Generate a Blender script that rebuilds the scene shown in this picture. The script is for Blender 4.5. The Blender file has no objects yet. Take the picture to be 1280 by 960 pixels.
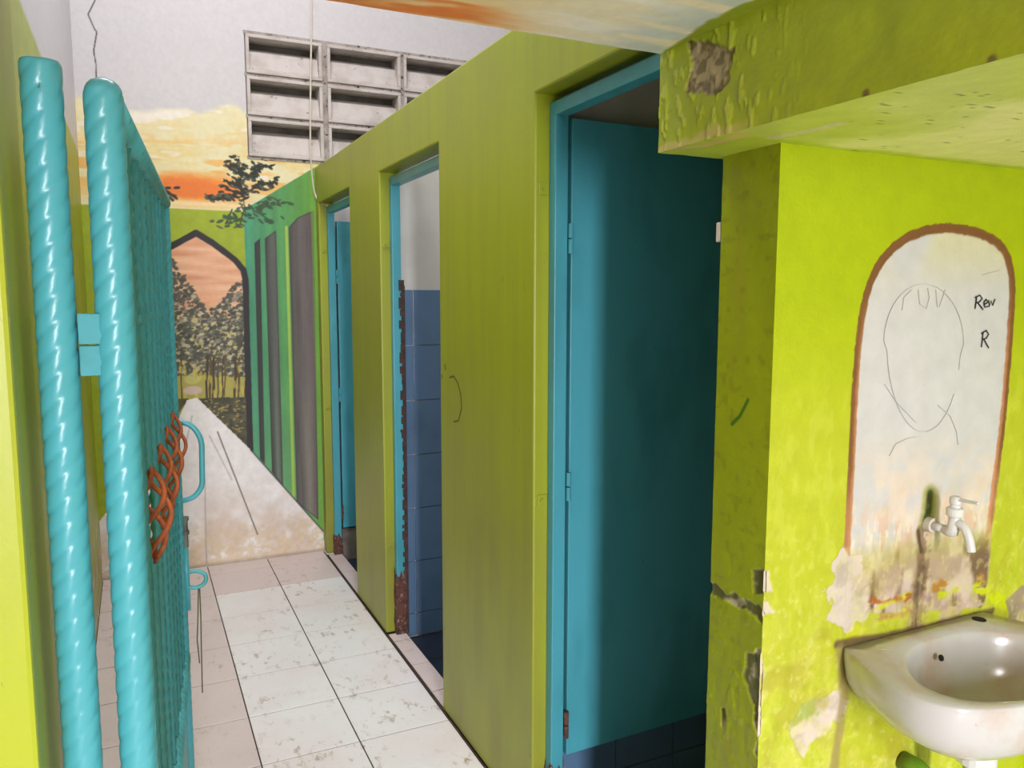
import bpy, bmesh, math, random
import numpy as np
from mathutils import Vector, Matrix
random.seed(7); rng = np.random.default_rng(7)
C = bpy.context.scene.collection
S = bpy.context.scene

# ------------------------------------------------------------------ camera
FPX, YAW, PITCH, ROLL, HC = 987.08, 0.444507, 0.1098618, -0.0013682, 1.55
_F = np.array([math.sin(YAW)*math.cos(PITCH), math.cos(YAW)*math.cos(PITCH), -math.sin(PITCH)])
_R = np.array([math.cos(YAW), -math.sin(YAW), 0.0]); _D = np.cross(_F, _R)
_c, _s = math.cos(ROLL), math.sin(ROLL)
_R, _D = _c*_R + _s*_D, -_s*_R + _c*_D
cam_d = bpy.data.cameras.new('camera'); cam_d.sensor_width = 36.0; cam_d.lens = 36.0*FPX/1280.0
cam_d.clip_start = 0.02
cam = bpy.data.objects.new('camera', cam_d); C.objects.link(cam)
cam.matrix_world = Matrix(((_R[0], -_D[0], -_F[0], 0), (_R[1], -_D[1], -_F[1], 0), (_R[2], -_D[2], -_F[2], HC), (0, 0, 0, 1)))
S.camera = cam

# ------------------------------------------------------------------ light
w = bpy.data.worlds.new('overcast_sky'); S.world = w; w.use_nodes = True
bg = w.node_tree.nodes['Background']; bg.inputs['Color'].default_value = (0.98, 0.96, 1.0, 1); bg.inputs['Strength'].default_value = 0.35

def area(name, loc, target, sx, sy, power, col=(1, 1, 1)):
    l = bpy.data.lights.new(name, 'AREA'); l.shape = 'RECTANGLE'; l.size = sx; l.size_y = sy; l.energy = power; l.color = col
    o = bpy.data.objects.new(name, l); C.objects.link(o); o.location = loc
    o.rotation_euler = (Vector(target)-Vector(loc)).to_track_quat('-Z', 'Y').to_euler()
    return o
KEY = area('daylight_entrance', (-0.32, -3.8, 4.0), (0.6, 1.4, 3.2), 0.42, 7.0, 610, (1.0, 0.985, 0.99))
SKY = area('daylight_roof_opening', (0.45, 2.65, 4.56), (0.45, 2.65, 0), 1.2, 1.2, 68, (1.0, 0.98, 0.985))

S.view_settings.view_transform = 'Standard'; S.view_settings.look = 'None'
S.view_settings.gamma = 1.0; S.view_settings.use_curve_mapping = False
S.view_settings.exposure = 0.5

# ------------------------------------------------------------------ helpers
def ray(u, v): return _R*(u-640)/FPX + _D*(v-480)/FPX + _F
def on_x(u, v, X): d = ray(u, v); p = d*(X/d[0]); p[2] += HC; return p
def on_y(u, v, Y): d = ray(u, v); p = d*(Y/d[1]); p[2] += HC; return p
def on_z(u, v, Z): d = ray(u, v); p = d*((Z-HC)/d[2]); p[2] += HC; return p
def lin(c):
    c = np.asarray(c, float)/255.0
    return np.where(c <= 0.04045, c/12.92, ((c+0.055)/1.055)**2.4)
def lin4(c): return tuple(lin(c)) + (1.0,)

class MB:
    def __init__(s): s.v = []; s.f = []; s.c = []
    def add(s, vs, fs):
        o = len(s.v); s.v += [tuple(p) for p in vs]; s.f += [tuple(i+o for i in f) for f in fs]
    def box(s, x0, x1, y0, y1, z0, z1):
        s.add([(x0,y0,z0),(x1,y0,z0),(x1,y1,z0),(x0,y1,z0),(x0,y0,z1),(x1,y0,z1),(x1,y1,z1),(x0,y1,z1)],
              [(0,3,2,1),(4,5,6,7),(0,1,5,4),(1,2,6,5),(2,3,7,6),(3,0,4,7)])
    def obox(s, c, ax, ay, az):
        c, ax, ay, az = map(Vector, (c, ax, ay, az)); vs = []
        for k in (-1, 1):
            for (i, j) in ((-1,-1),(1,-1),(1,1),(-1,1)): vs.append(c+ax*i+ay*j+az*k)
        s.add(vs, [(0,3,2,1),(4,5,6,7),(0,1,5,4),(1,2,6,5),(2,3,7,6),(3,0,4,7)])
    def tube(s, path, r, n=10, caps=True):
        P = [Vector(p) for p in path]; m = len(P); rs = r if hasattr(r, '__len__') else [r]*m
        up = None; base = len(s.v)
        for i in range(m):
            t = (P[min(i+1, m-1)]-P[max(i-1, 0)]).normalized()
            if up is None: up = Vector((0,0,1)) if abs(t.z) < 0.9 else Vector((1,0,0))
            a = (up - t*up.dot(t)).normalized(); b = t.cross(a); up = a
            for k in range(n):
                an = 2*math.pi*k/n; s.v.append(tuple(P[i]+(a*math.cos(an)+b*math.sin(an))*rs[i]))
        for i in range(m-1):
            for k in range(n):
                k2 = (k+1) % n; o = base+i*n
                s.f.append((o+k, o+k2, o+n+k2, o+n+k))
        if caps:
            s.f.append(tuple(base+k for k in reversed(range(n)))); s.f.append(tuple(base+(m-1)*n+k for k in range(n)))
    def loft(s, rings, cap0=False, cap1=False):
        base = len(s.v); n = len(rings[0])
        for r in rings: s.v += [tuple(p) for p in r]
        for i in range(len(rings)-1):
            for k in range(n):
                k2 = (k+1) % n; o = base+i*n
                s.f.append((o+k, o+k2, o+n+k2, o+n+k))
        if cap0: s.f.append(tuple(base+k for k in reversed(range(n))))
        if cap1: s.f.append(tuple(base+(len(rings)-1)*n+k for k in range(n)))
    def build(s, name, mat, parent=None, smooth=False, bevel=0.0, cols=None, fix=True):
        me = bpy.data.meshes.new(name); me.from_pydata(s.v, [], s.f); me.update()
        if bevel or fix:
            bm = bmesh.new(); bm.from_mesh(me)
            if fix: bmesh.ops.recalc_face_normals(bm, faces=bm.faces)
            if bevel: bmesh.ops.bevel(bm, geom=bm.edges[:], offset=bevel, segments=2, affect='EDGES', profile=0.6)
            bm.to_mesh(me); bm.free()
        return link(name, me, mat, parent, smooth)
def link(name, me, mat, parent=None, smooth=False):
    me.materials.append(mat)
    if smooth: me.polygons.foreach_set('use_smooth', [True]*len(me.polygons))
    o = bpy.data.objects.new(name, me); C.objects.link(o)
    if parent is not None:
        o.parent = parent; o.matrix_parent_inverse = Matrix.Translation(-Vector(parent.location))
    return o
def empty(name, loc):
    o = bpy.data.objects.new(name, None); C.objects.link(o); o.location = loc; o.empty_display_size = 0.1; return o
def tag(o, label, cat, group=None):
    o['label'] = label; o['category'] = cat
    if group: o['group'] = group
    return o
def struct(o, label=None):
    o['kind'] = 'structure'
    if label: o['label'] = label
    return o

def smooth_path(P, n=6):
    P = [Vector(p) for p in P]; out = []
    for i in range(len(P)-1):
        a, b_, c, d = P[max(i-1, 0)], P[i], P[i+1], P[min(i+2, len(P)-1)]
        for k in range(n):
            t = k/n; out.append(0.5*((2*b_)+(c-a)*t+(2*a-5*b_+4*c-d)*t*t+(-a+3*b_-3*c+d)*t**3))
    out.append(P[-1]); return out
# value noise in numpy (for painted surfaces)
def vnoise(x, y, seed):
    r = np.random.default_rng(seed).random((256, 256))
    xi = np.floor(x).astype(int); yi = np.floor(y).astype(int); fx = x-xi; fy = y-yi
    fx = fx*fx*(3-2*fx); fy = fy*fy*(3-2*fy)
    a = r[xi % 256, yi % 256]; b = r[(xi+1) % 256, yi % 256]; c = r[xi % 256, (yi+1) % 256]; d = r[(xi+1) % 256, (yi+1) % 256]
    return (a*(1-fx)+b*fx)*(1-fy)+(c*(1-fx)+d*fx)*fy
def fbm(x, y, sc, seed, oct=4, ax=1.0, ay=1.0):
    t = 0; a = 0.5; n = 0
    for i in range(oct):
        t = t+a*vnoise(x*sc*ax*(2**i)+17.3*i, y*sc*ay*(2**i)+5.1*i, seed+i); n += a; a *= 0.5
    return t/n
def sstep(a, b, x): t = np.clip((x-a)/(b-a), 0, 1); return t*t*(3-2*t)
def dseg(X, Y, pts, closed=False):
    d = np.full(X.shape, 1e9); P = list(pts) + ([pts[0]] if closed else [])
    for (x0, y0), (x1, y1) in zip(P[:-1], P[1:]):
        dx, dy = x1-x0, y1-y0; t = np.clip(((X-x0)*dx+(Y-y0)*dy)/(dx*dx+dy*dy+1e-12), 0, 1)
        d = np.minimum(d, np.hypot(X-x0-t*dx, Y-y0-t*dy))
    return d
def inside(X, Y, pts):
    r = np.zeros(X.shape, bool); n = len(pts)
    for i in range(n):
        x0, y0 = pts[i]; x1, y1 = pts[(i+1) % n]
        if y0 == y1: continue
        c = ((y0 > Y) != (y1 > Y)) & (X < (x1-x0)*(Y-y0)/(y1-y0)+x0); r ^= c
    return r
def sdf(X, Y, pts): d = dseg(X, Y, pts, True); return np.where(inside(X, Y, pts), -d, d)
def blend(col, rgb, m): return col*(1-m[..., None]) + np.asarray(rgb, float)*m[..., None]
def dabs(col, X, Y, x0, y0, step, items):
    # items: (cx, cy, rx, ry, angle, rgb, alpha) - one brush dab each, in wall metres
    for cx, cy, rx, ry, an, rgb, al in items:
        R = max(rx, ry)*1.3
        i0 = max(int((cx-R-x0)/step), 0); i1 = min(int((cx+R-x0)/step)+2, X.shape[0]); j0 = max(int((cy-R-y0)/step), 0); j1 = min(int((cy+R-y0)/step)+2, X.shape[1])
        if i0 >= i1 or j0 >= j1: continue
        dx = X[i0:i1, j0:j1]-cx; dy = Y[i0:i1, j0:j1]-cy; c, s_ = math.cos(an), math.sin(an)
        q = np.hypot((dx*c+dy*s_)/rx, (-dx*s_+dy*c)/ry); m = np.clip((1.15-q)/0.3, 0, 1)*al
        col[i0:i1, j0:j1] = col[i0:i1, j0:j1]*(1-m[..., None])+np.asarray(rgb, float)*m[..., None]

class Painted:
    """mesh whose faces carry paint colours (attribute 'paint') and real relief"""
    def __init__(s): s.V = []; s.Fq = []; s.Cc = []; s.n = 0
    def grid(s, O, U, Vv, a0, a1, b0, b1, step, colf, hf=None, mask=None):
        na = max(2, int(round((a1-a0)/step))+1); nb = max(2, int(round((b1-b0)/step))+1)
        A, B = np.meshgrid(np.linspace(a0, a1, na), np.linspace(b0, b1, nb), indexing='ij')
        col = colf(A, B); h = hf(A, B) if hf else np.zeros_like(A)
        O, U, Vv = (np.asarray(q, float) for q in (O, U, Vv)); N = np.cross(U, Vv)
        P = O+A[..., None]*U+B[..., None]*Vv+h[..., None]*N
        idx = np.arange(na*nb).reshape(na, nb)
        q = np.stack([idx[:-1, :-1], idx[1:, :-1], idx[1:, 1:], idx[:-1, 1:]], -1)
        if mask is not None: q = q[~mask((A[:-1, :-1]+A[1:, 1:])/2, (B[:-1, :-1]+B[1:, 1:])/2)]
        q = q.reshape(-1, 4)+s.n
        s.V.append(P.reshape(-1, 3)); s.Fq.append(q); s.Cc.append(lin(np.clip(col, 0, 255)).reshape(-1, 3)); s.n += na*nb
    def box(s, x0, x1, y0, y1, z0, z1, rgb):
        v = np.array([(x0,y0,z0),(x1,y0,z0),(x1,y1,z0),(x0,y1,z0),(x0,y0,z1),(x1,y0,z1),(x1,y1,z1),(x0,y1,z1)], float)
        f = np.array([(0,3,2,1),(4,5,6,7),(0,1,5,4),(1,2,6,5),(2,3,7,6),(3,0,4,7)])+s.n
        s.V.append(v); s.Fq.append(f); s.Cc.append(np.tile(lin(rgb), (8, 1))); s.n += 8
    def quad(s, pts, rgb):
        s.V.append(np.array(pts, float)); s.Fq.append(np.array([[0,1,2,3]])+s.n); s.Cc.append(np.tile(lin(rgb), (4, 1))); s.n += 4
    def build(s, name, mat, smooth=True):
        V = np.concatenate(s.V); Q = np.concatenate(s.Fq); Cc = np.concatenate(s.Cc)
        me = bpy.data.meshes.new(name)
        me.vertices.add(len(V)); me.vertices.foreach_set('co', V.ravel())
        me.loops.add(Q.size); me.loops.foreach_set('vertex_index', Q.ravel().astype(np.int32))
        me.polygons.add(len(Q)); me.polygons.foreach_set('loop_start', np.arange(0, Q.size, 4, dtype=np.int32))
        me.update(calc_edges=True)
        at = me.attributes.new('paint', 'FLOAT_COLOR', 'POINT')
        at.data.foreach_set('color', np.concatenate([Cc, np.ones((len(Cc), 1))], 1).astype(np.float32).ravel())
        o = link(name, me, mat, None, smooth); return o

# ------------------------------------------------------------------ materials
def newmat(name):
    m = bpy.data.materials.new(name); m.use_nodes = True; nt = m.node_tree; b = nt.nodes['Principled BSDF']; return m, nt, b
def nnode(nt, t, **kw):
    n = nt.nodes.new(t)
    for k, v in kw.items(): setattr(n, k, v)
    return n
def noise(nt, scale, stretch=(1, 1, 1), detail=4.0, rough=0.55):
    g = nnode(nt, 'ShaderNodeNewGeometry'); mp = nnode(nt, 'ShaderNodeMapping'); mp.inputs['Scale'].default_value = stretch
    nt.links.new(g.outputs['Position'], mp.inputs['Vector'])
    n = nnode(nt, 'ShaderNodeTexNoise'); n.inputs['Scale'].default_value = scale; n.inputs['Detail'].default_value = detail; n.inputs['Roughness'].default_value = rough
    nt.links.new(mp.outputs['Vector'], n.inputs['Vector']); return n
def ramp(nt, src, a, b):
    r = nnode(nt, 'ShaderNodeMapRange'); r.inputs['From Min'].default_value = a; r.inputs['From Max'].default_value = b
    nt.links.new(src, r.inputs['Value']); return r.outputs['Result']
def mixc(nt, fac, A, B):
    m = nnode(nt, 'ShaderNodeMix', data_type='RGBA'); m.clamp_factor = True
    if isinstance(fac, float): m.inputs[0].default_value = fac
    else: nt.links.new(fac, m.inputs[0])
    for i, q in ((6, A), (7, B)):
        if isinstance(q, tuple): m.inputs[i].default_value = q
        else: nt.links.new(q, m.inputs[i])
    return m.outputs[2]
def mul(nt, a, b):
    m = nnode(nt, 'ShaderNodeMath', operation='MULTIPLY')
    for i, q in ((0, a), (1, b)):
        if isinstance(q, float): m.inputs[i].default_value = q
        else: nt.links.new(q, m.inputs[i])
    return m.outputs[0]
def bump(nt, b, src, strength, dist=0.002):
    n = nnode(nt, 'ShaderNodeBump'); n.inputs['Strength'].default_value = strength; n.inputs['Distance'].default_value = dist
    nt.links.new(src, n.inputs['Height']); nt.links.new(n.outputs['Normal'], b.inputs['Normal'])
def simple(name, rgb, rough=0.4, var=None, vscale=8, stretch=(1, 1, 1), lo=0.45, hi=0.7, spots=None, sscale=40, slo=0.66, shi=0.7, bs=0.0, bscale=60, metal=0.0, bstretch=(1, 1, 1)):
    m, nt, b = newmat(name); b.inputs['Roughness'].default_value = rough; b.inputs['Metallic'].default_value = metal
    c = lin4(rgb)
    if var is not None: c = mixc(nt, ramp(nt, noise(nt, vscale, stretch).outputs['Fac'], lo, hi), c, lin4(var))
    if spots is not None: c = mixc(nt, ramp(nt, noise(nt, sscale, stretch, 6.0, 0.65).outputs['Fac'], slo, shi), c, lin4(spots))
    if isinstance(c, tuple): b.inputs['Base Color'].default_value = c
    else: nt.links.new(c, b.inputs['Base Color'])
    if bs: bump(nt, b, noise(nt, bscale, bstretch, 5.0).outputs['Fac'], bs)
    return m
def painted_mat(name, rough=0.45, var=0.12, vscale=30, bs=0.3, bscale=120, stretch=(1, 1, 1)):
    m, nt, b = newmat(name); b.inputs['Roughness'].default_value = rough
    a = nnode(nt, 'ShaderNodeAttribute'); a.attribute_name = 'paint'
    n = noise(nt, vscale, stretch)
    h = nnode(nt, 'ShaderNodeMixRGB', blend_type='MULTIPLY'); h.inputs[0].default_value = 1.0
    r = nnode(nt, 'ShaderNodeMapRange'); r.inputs['From Min'].default_value = 0.3; r.inputs['From Max'].default_value = 0.7; r.inputs['To Min'].default_value = 1-var; r.inputs['To Max'].default_value = 1.0
    nt.links.new(n.outputs['Fac'], r.inputs['Value']); nt.links.new(a.outputs['Color'], h.inputs[1]); nt.links.new(r.outputs['Result'], h.inputs[2])
    nt.links.new(h.outputs[0], b.inputs['Base Color'])
    if bs: bump(nt, b, noise(nt, bscale, (1, 1, 1), 5.0).outputs['Fac'], bs)
    return m

LIME = (166, 178, 22)
M = {}
# stall wall: lime gloss paint, vertical brush streaks, scuffs, grime with its own ragged shape low on the wall
def stall_wall_mat():
    m, nt, b = newmat('lime_wall_paint'); b.inputs['Roughness'].default_value = 0.42
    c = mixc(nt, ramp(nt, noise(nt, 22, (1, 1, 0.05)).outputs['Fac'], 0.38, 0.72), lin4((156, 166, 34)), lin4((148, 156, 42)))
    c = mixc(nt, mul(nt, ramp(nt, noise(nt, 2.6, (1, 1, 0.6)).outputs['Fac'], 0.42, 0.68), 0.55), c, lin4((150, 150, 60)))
    g = nnode(nt, 'ShaderNodeNewGeometry'); sp = nnode(nt, 'ShaderNodeSeparateXYZ'); nt.links.new(g.outputs['Position'], sp.inputs[0])
    low = nnode(nt, 'ShaderNodeMapRange'); low.inputs['From Min'].default_value = 1.5; low.inputs['From Max'].default_value = 0.0
    nt.links.new(sp.outputs['Z'], low.inputs['Value'])
    d = mul(nt, low.outputs['Result'], ramp(nt, noise(nt, 5, (1, 1, 0.35), 6.0).outputs['Fac'], 0.3, 0.75))
    c = mixc(nt, mul(nt, d, 0.75), c, lin4((120, 112, 62)))
    c = mixc(nt, mul(nt, ramp(nt, noise(nt, 26, (1, 1, 0.5), 7.0, 0.7).outputs['Fac'], 0.66, 0.74), 0.5), c, lin4((90, 92, 40)))
    nt.links.new(c, b.inputs['Base Color'])
    bump(nt, b, noise(nt, 40, (1, 1, 0.15), 5.0).outputs['Fac'], 0.25, 0.002)
    return m
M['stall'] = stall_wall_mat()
M['paint'] = painted_mat('wall_paintwork', 0.42, 0.10, 25, 0.25, 150)
M['mural'] = painted_mat('mural_paintwork', 0.55, 0.08, 45, 0.25, 170)
M['lime'] = simple('lime_paint_near', LIME, 0.4, (158, 170, 30), 6, (1, 1, 0.3), spots=(110, 110, 50), sscale=34, bs=0.25, bscale=50)
M['lime_soffit'] = simple('pale_lime_soffit_paint', (196, 204, 112), 0.5, (176, 190, 62), 3, spots=(104, 98, 60), sscale=38, slo=0.68, shi=0.71, stretch=(0.35, 1, 1), bs=0.2)
M['white'] = simple('whitewash', (204, 203, 200), 0.7, (194, 192, 188), 5, bs=0.2, bscale=80)
M['teal'] = simple('teal_gloss_paint', (74, 158, 178), 0.36, (64, 144, 160), 7, (1, 1, 0.4), spots=(70, 60, 50), sscale=60, slo=0.73, shi=0.75, bs=0.12, bscale=30)
M['turq'] = simple('turquoise_gloss_paint', (76, 166, 184), 0.3, (76, 154, 160), 5, (1, 1, 0.5), spots=(70, 96, 84), sscale=55, slo=0.70, shi=0.74, bs=0.2, bscale=90)
M['turq2'] = simple('turquoise_mesh_paint', (84, 174, 186), 0.45, (76, 146, 146), 9, spots=(64, 84, 74), sscale=40, slo=0.62, shi=0.70, bs=0.2, bscale=90)
M['rust'] = simple('rusted_steel', (168, 84, 40), 0.7, (118, 58, 34), 30, spots=(200, 112, 56), sscale=60, slo=0.55, shi=0.7, bs=0.6, bscale=160)
M['rust_dark'] = simple('flaking_rust', (96, 58, 48), 0.85, (52, 36, 32), 30, spots=(140, 120, 116), sscale=70, slo=0.58, shi=0.64, bs=0.8, bscale=140)
M['dark_rust'] = simple('blackened_rust', (58, 46, 46), 0.9, (84, 56, 48), 26, bs=0.6, bscale=90)
M['grout'] = simple('dirty_grout', (52, 40, 36), 0.9, (76, 62, 56), 20)
def tile_mat(name, base, second, dirt=0.8):
    m, nt, b = newmat(name); b.inputs['Roughness'].default_value = 0.32
    c = mixc(nt, ramp(nt, noise(nt, 2.2).outputs['Fac'], 0.4, 0.65), lin4(base), lin4(second))
    st = ramp(nt, noise(nt, 26, (1, 0.55, 1), 8.0, 0.72).outputs['Fac'], 0.54, 0.65); rg = ramp(nt, noise(nt, 3.4).outputs['Fac'], 0.43, 0.58)
    c = mixc(nt, mul(nt, mul(nt, st, rg), dirt), c, lin4((150, 124, 96)))
    c = mixc(nt, mul(nt, ramp(nt, noise(nt, 75, (1, 1, 1), 4.0).outputs['Fac'], 0.66, 0.72), 0.5*dirt), c, lin4((120, 96, 74)))
    nt.links.new(c, b.inputs['Base Color']); bump(nt, b, noise(nt, 60).outputs['Fac'], 0.05)
    return m
M['tile'] = tile_mat('white_floor_tile', (230, 229, 232), (226, 217, 219))
M['tile_pink'] = tile_mat('pinkish_floor_tile', (214, 198, 199), (206, 192, 191), 0.55)
M['tile_blue'] = simple('blue_wall_tile', (92, 122, 158), 0.2, (84, 112, 144), 4)
M['tile_navy'] = simple('dark_blue_floor_tile', (34, 44, 60), 0.35, (26, 32, 44), 8)
M['porcelain'] = simple('stained_porcelain', (190, 188, 193), 0.18, (182, 164, 156), 9, lo=0.47, hi=0.68, spots=(206, 140, 136), sscale=26, slo=0.63, shi=0.72)
M['plastic'] = simple('white_plastic', (206, 205, 210), 0.3)
M['dark'] = simple('dark_hole', (20, 16, 14), 0.9)
M['concrete'] = simple('painted_concrete', (198, 190, 186), 0.85, (176, 166, 160), 9, spots=(92, 82, 76), sscale=30, slo=0.63, shi=0.72, bs=0.7, bscale=60)
M['mortar'] = simple('grimy_mortar', (168, 158, 152), 0.9, (130, 120, 112), 14, spots=(60, 52, 48), sscale=34, slo=0.56, shi=0.64, bs=1.0, bscale=50)
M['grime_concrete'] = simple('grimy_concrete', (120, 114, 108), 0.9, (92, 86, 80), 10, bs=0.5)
M['cable'] = simple('off_white_cable', (206, 196, 180), 0.5)
M['steel'] = simple('worn_grey_steel', (112, 124, 122), 0.45, (84, 84, 78), 20, metal=0.4)
M['ink'] = simple('black_marker_ink', (34, 32, 40), 0.6)
M['pencil'] = simple('pencil_line', (184, 182, 186), 0.7)
M['turq_flat'] = simple('dull_turquoise_paint', (70, 156, 172), 0.7, (66, 142, 152), 30)
M['scribble'] = simple('brown_scribble', (78, 74, 34), 0.6)
M['greenpipe'] = simple('green_painted_pipe', (96, 140, 30), 0.5, (110, 104, 70), 12, bs=0.4)

# ------------------------------------------------------------------ main dimensions (metres)
XS = 0.986        # stall wall face
YB = 4.743        # mural wall
XL = -0.225       # corridor left wall
YS = 1.029        # sink wall face
ZT = 2.292        # stall wall top
ZB = 1.806        # low soffit above the sink
ZSL = 1.976       # painted slab soffit
XB = 0.858        # beam face
YE = 1.195        # slab edge
ZC = 4.5

# ------------------------------------------------------------------ floor
mb = MB(); mb.box(-2.2, XS, -2.6, YB, -0.12, -0.004); mb.box(XS, 2.3, -2.6, 1.0, -0.12, -0.004)
floor = mb.build('floor', M['grout']); struct(floor, 'white square floor tiles with dark joints and muddy footmarks')
GX, GY, TS = 0.31304, 4.25243, 0.33257
tile_cache = {}
def tile_mesh(wx, wy, mat, t=0.02):
    k = (round(wx, 3), round(wy, 3), mat.name)
    if k not in tile_cache:
        b = MB(); e = 0.0013
        ring = lambda i, z: [(-wx/2+i, -wy/2+i, z), (wx/2-i, -wy/2+i, z), (wx/2-i, wy/2-i, z), (-wx/2+i, wy/2-i, z)]
        b.loft([ring(0, -t), ring(0, -e*0.6), ring(e, 0)], cap0=True, cap1=True)
        me = bpy.data.meshes.new('floor_tile'); me.from_pydata(b.v, [], b.f); me.update(); me.materials.append(mat); tile_cache[k] = me
    return tile_cache[k]
def place_tile(name, x0, x1, y0, y1, z, mat, parent):
    g = 0.0024
    if x1-x0 < 0.02 or y1-y0 < 0.02: return
    o = bpy.data.objects.new(name, tile_mesh(x1-x0-2*g, y1-y0-2*g, mat)); C.objects.link(o); o.parent = parent
    o.location = ((x0+x1)/2, (y0+y1)/2, z + random.uniform(-0.0006, 0.0004))
for i in range(-6, 6):
    for j in range(-2, 18):
        x0, x1 = GX+i*TS, GX+(i+1)*TS; y1 = GY-j*TS; y0 = y1-TS
        y0c, y1c = max(y0, -1.6), min(y1, YB)
        if y1c <= y0c: continue
        if (y0+y1)/2 > 1.1: x0c, x1c = max(x0, XL), min(x1, XS)
        else: x0c, x1c = max(x0, -1.6), min(x1, 2.2)
        if (y0+y1)/2 <= 1.1 and x1 > XS+0.02 and y1c > YS: y1c = min(y1c, YS)
        if x1c-x0c < 0.02: continue
        pink = (j < 0) or (i < 0)
        place_tile('floor_tile', x0c, x1c, y0c, y1c, 0.0, M['tile_pink'] if pink else M['tile'], floor)

# ------------------------------------------------------------------ mural wall (back)
def PW(u, v): p = on_y(u, v, YB); return (p[0], p[2])
def PL(l): return [PW(*q) for q in l]
WX0, WX1, WZ0, WZ1 = 0.615, 1.975, 2.327, 3.004      # louvre-block window
MX1, MZ1 = 1.04, 3.2; MST = 0.004
def mural(A, B):
    X, Z = A, B
    white = np.array([206, 202, 204.])
    col = np.ones(X.shape+(3,))*white
    n1 = fbm(X, Z, 9, 1, 4, 0.5, 2.2); n2 = fbm(X, Z, 30, 5, 4); n3 = fbm(X, Z, 5, 9, 3)
    px = 0.0049
    # dawn sky
    ztop = PW(190, 128)[1]+0.10*(fbm(X, Z*0, 3.5, 3)-0.5)*2-0.10*sstep(0.45, 0.75, X)+0.02
    m = sstep(0.0, 0.05, ztop-Z+0.03*(n2-0.5))
    col = blend(col, (232, 222, 178), m*0.95)
    zh = PW(250, 262)[1]
    t = np.clip((Z-zh)/(ztop-zh), 0, 1)
    col = blend(col, (232, 204, 132), m*np.exp(-((t-0.55)/0.25)**2)*0.75*sstep(0.3, 0.55, n1))
    col = blend(col, (240, 232, 222), m*sstep(0.52, 0.66, n1)*0.9*sstep(0.25, 0.4, t))
    col = blend(col, (236, 176, 90), m*sstep(0.5, 0.62, fbm(X, Z, 7, 21, 4, 0.6, 3.0))*np.exp(-((t-0.35)/0.3)**2)*0.85)
    cx, cz = PW(248, 236)
    q = np.hypot((X-cx)/0.31, (Z-cz)/0.085)+0.7*(n1-0.5)
    col = blend(col, (238, 150, 62), m*sstep(1.25, 0.55, q)); col = blend(col, (232, 118, 48), m*sstep(0.8, 0.35, q)*0.85)
    col = blend(col, (244, 214, 164), sstep(0.018, 0.0, np.abs(Z-zh-0.03-0.01*(n1-0.5)))*0.9*m)
    # lime facade left of the painted building
    zl = zh
    gl = (Z < zl)
    col = np.where((gl)[..., None], np.array([156, 172, 38.])*(0.94+0.12*n2[..., None]), col)
    # painted building in perspective
    bld = PL([(305, 262), (402, 204), (440, 180), (440, 760), (404, 690), (313, 562)])
    sd = sdf(X, Z, bld); g = np.clip((X-PW(305, 400)[0])/(PW(402, 400)[0]-PW(305, 400)[0]), 0, 1.2)
    bc = (1-g)[..., None]*np.array([66, 142, 116.])+g[..., None]*np.array([104, 156, 58.])
    bc = bc*(0.9+0.25*fbm(X, Z, 14, 31, 4, 2.0, 0.3))[..., None]
    low = sstep(PW(350, 430)[1], PW(350, 640)[1], Z)
    bc = blend(bc, (128, 186, 138), low*0.6*(1-0.5*g))
    col = blend(col, bc, sstep(0.002, -0.002, sd)) if False else np.where((sd < 0)[..., None], bc, col)
    def strip(pts, c0, c1, hl):
        nonlocal col
        P = PL(pts); s_ = sdf(X, Z, P); mk = sstep(0.003, -0.003, s_)
        xs = [p[0] for p in P]; tt = (X-min(xs))/(max(xs)-min(xs))
        cc = np.asarray(c0, float)*(1-tt[..., None])+np.asarray(c1, float)*tt[..., None]
        cc = cc*(0.82+0.36*fbm(X, Z, 22, 41, 4, 2.2, 0.12))[..., None]
        cc = blend(cc, hl, np.exp(-((tt-0.55)/0.22)**2)*0.55*sstep(0, 1, low+0.35))
        cc = blend(cc, (40, 38, 40), sstep(0.010, 0.0, -s_)*0.6)
        col = col*(1-mk[..., None])+cc*mk[..., None]
    strip([(318, 304), (325, 298), (331, 580), (325, 573)], (46, 50, 52), (50, 52, 54), (70, 80, 76))
    strip([(331, 298), (345, 288), (354, 608), (340, 590)], (64, 66, 66), (96, 92, 92), (130, 160, 130))
    strip([(361, 284), (372, 272), (392, 263), (398, 650), (371, 628)], (88, 84, 82), (108, 92, 98), (150, 150, 134))
    col = blend(col, (176, 200, 84), sstep(0.011, 0.005, dseg(X, Z, PL([(358, 284), (367, 620)])))*0.85)
    col = blend(col, (116, 166, 58), sstep(0.03, 0.02, np.abs(X-PW(401, 450)[0]+0.01))*0.6*(sd < 0))
    # pointed arch with avenue of trees
    arch = PL([(168, 330), (200, 312), (245, 291), (266, 304), (294, 325), (304, 337), (307, 350), (309, 430), (313, 562), (240, 575), (168, 575)])
    sa = sdf(X, Z, arch); ins = sa < 0
    zz0, zz1 = PW(250, 300)[1], PW(250, 380)[1]
    peach = np.array([228, 168, 134.])+ (fbm(X, Z, 8, 51, 4, 0.5, 4)[..., None]-0.5)*np.array([40, 70, 70.])
    ac = np.where((Z > PW(250, 400)[1])[..., None], peach, np.array([176, 162, 112.]))
    ac = blend(ac, (196, 182, 120), sstep(PW(250, 375)[1], PW(250, 410)[1], Z))
    ac = blend(ac, (170, 160, 76), sstep(PW(250, 455)[1], PW(250, 475)[1], Z)*0.8)
    col = np.where(ins[..., None], ac, col)
    items = []
    r = random.Random(5)
    def px_dab(u, v, ru, rv, an, c, al): x, z = PW(u, v); items.append((x, z, ru*px, rv*px, an, c, al))
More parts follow.
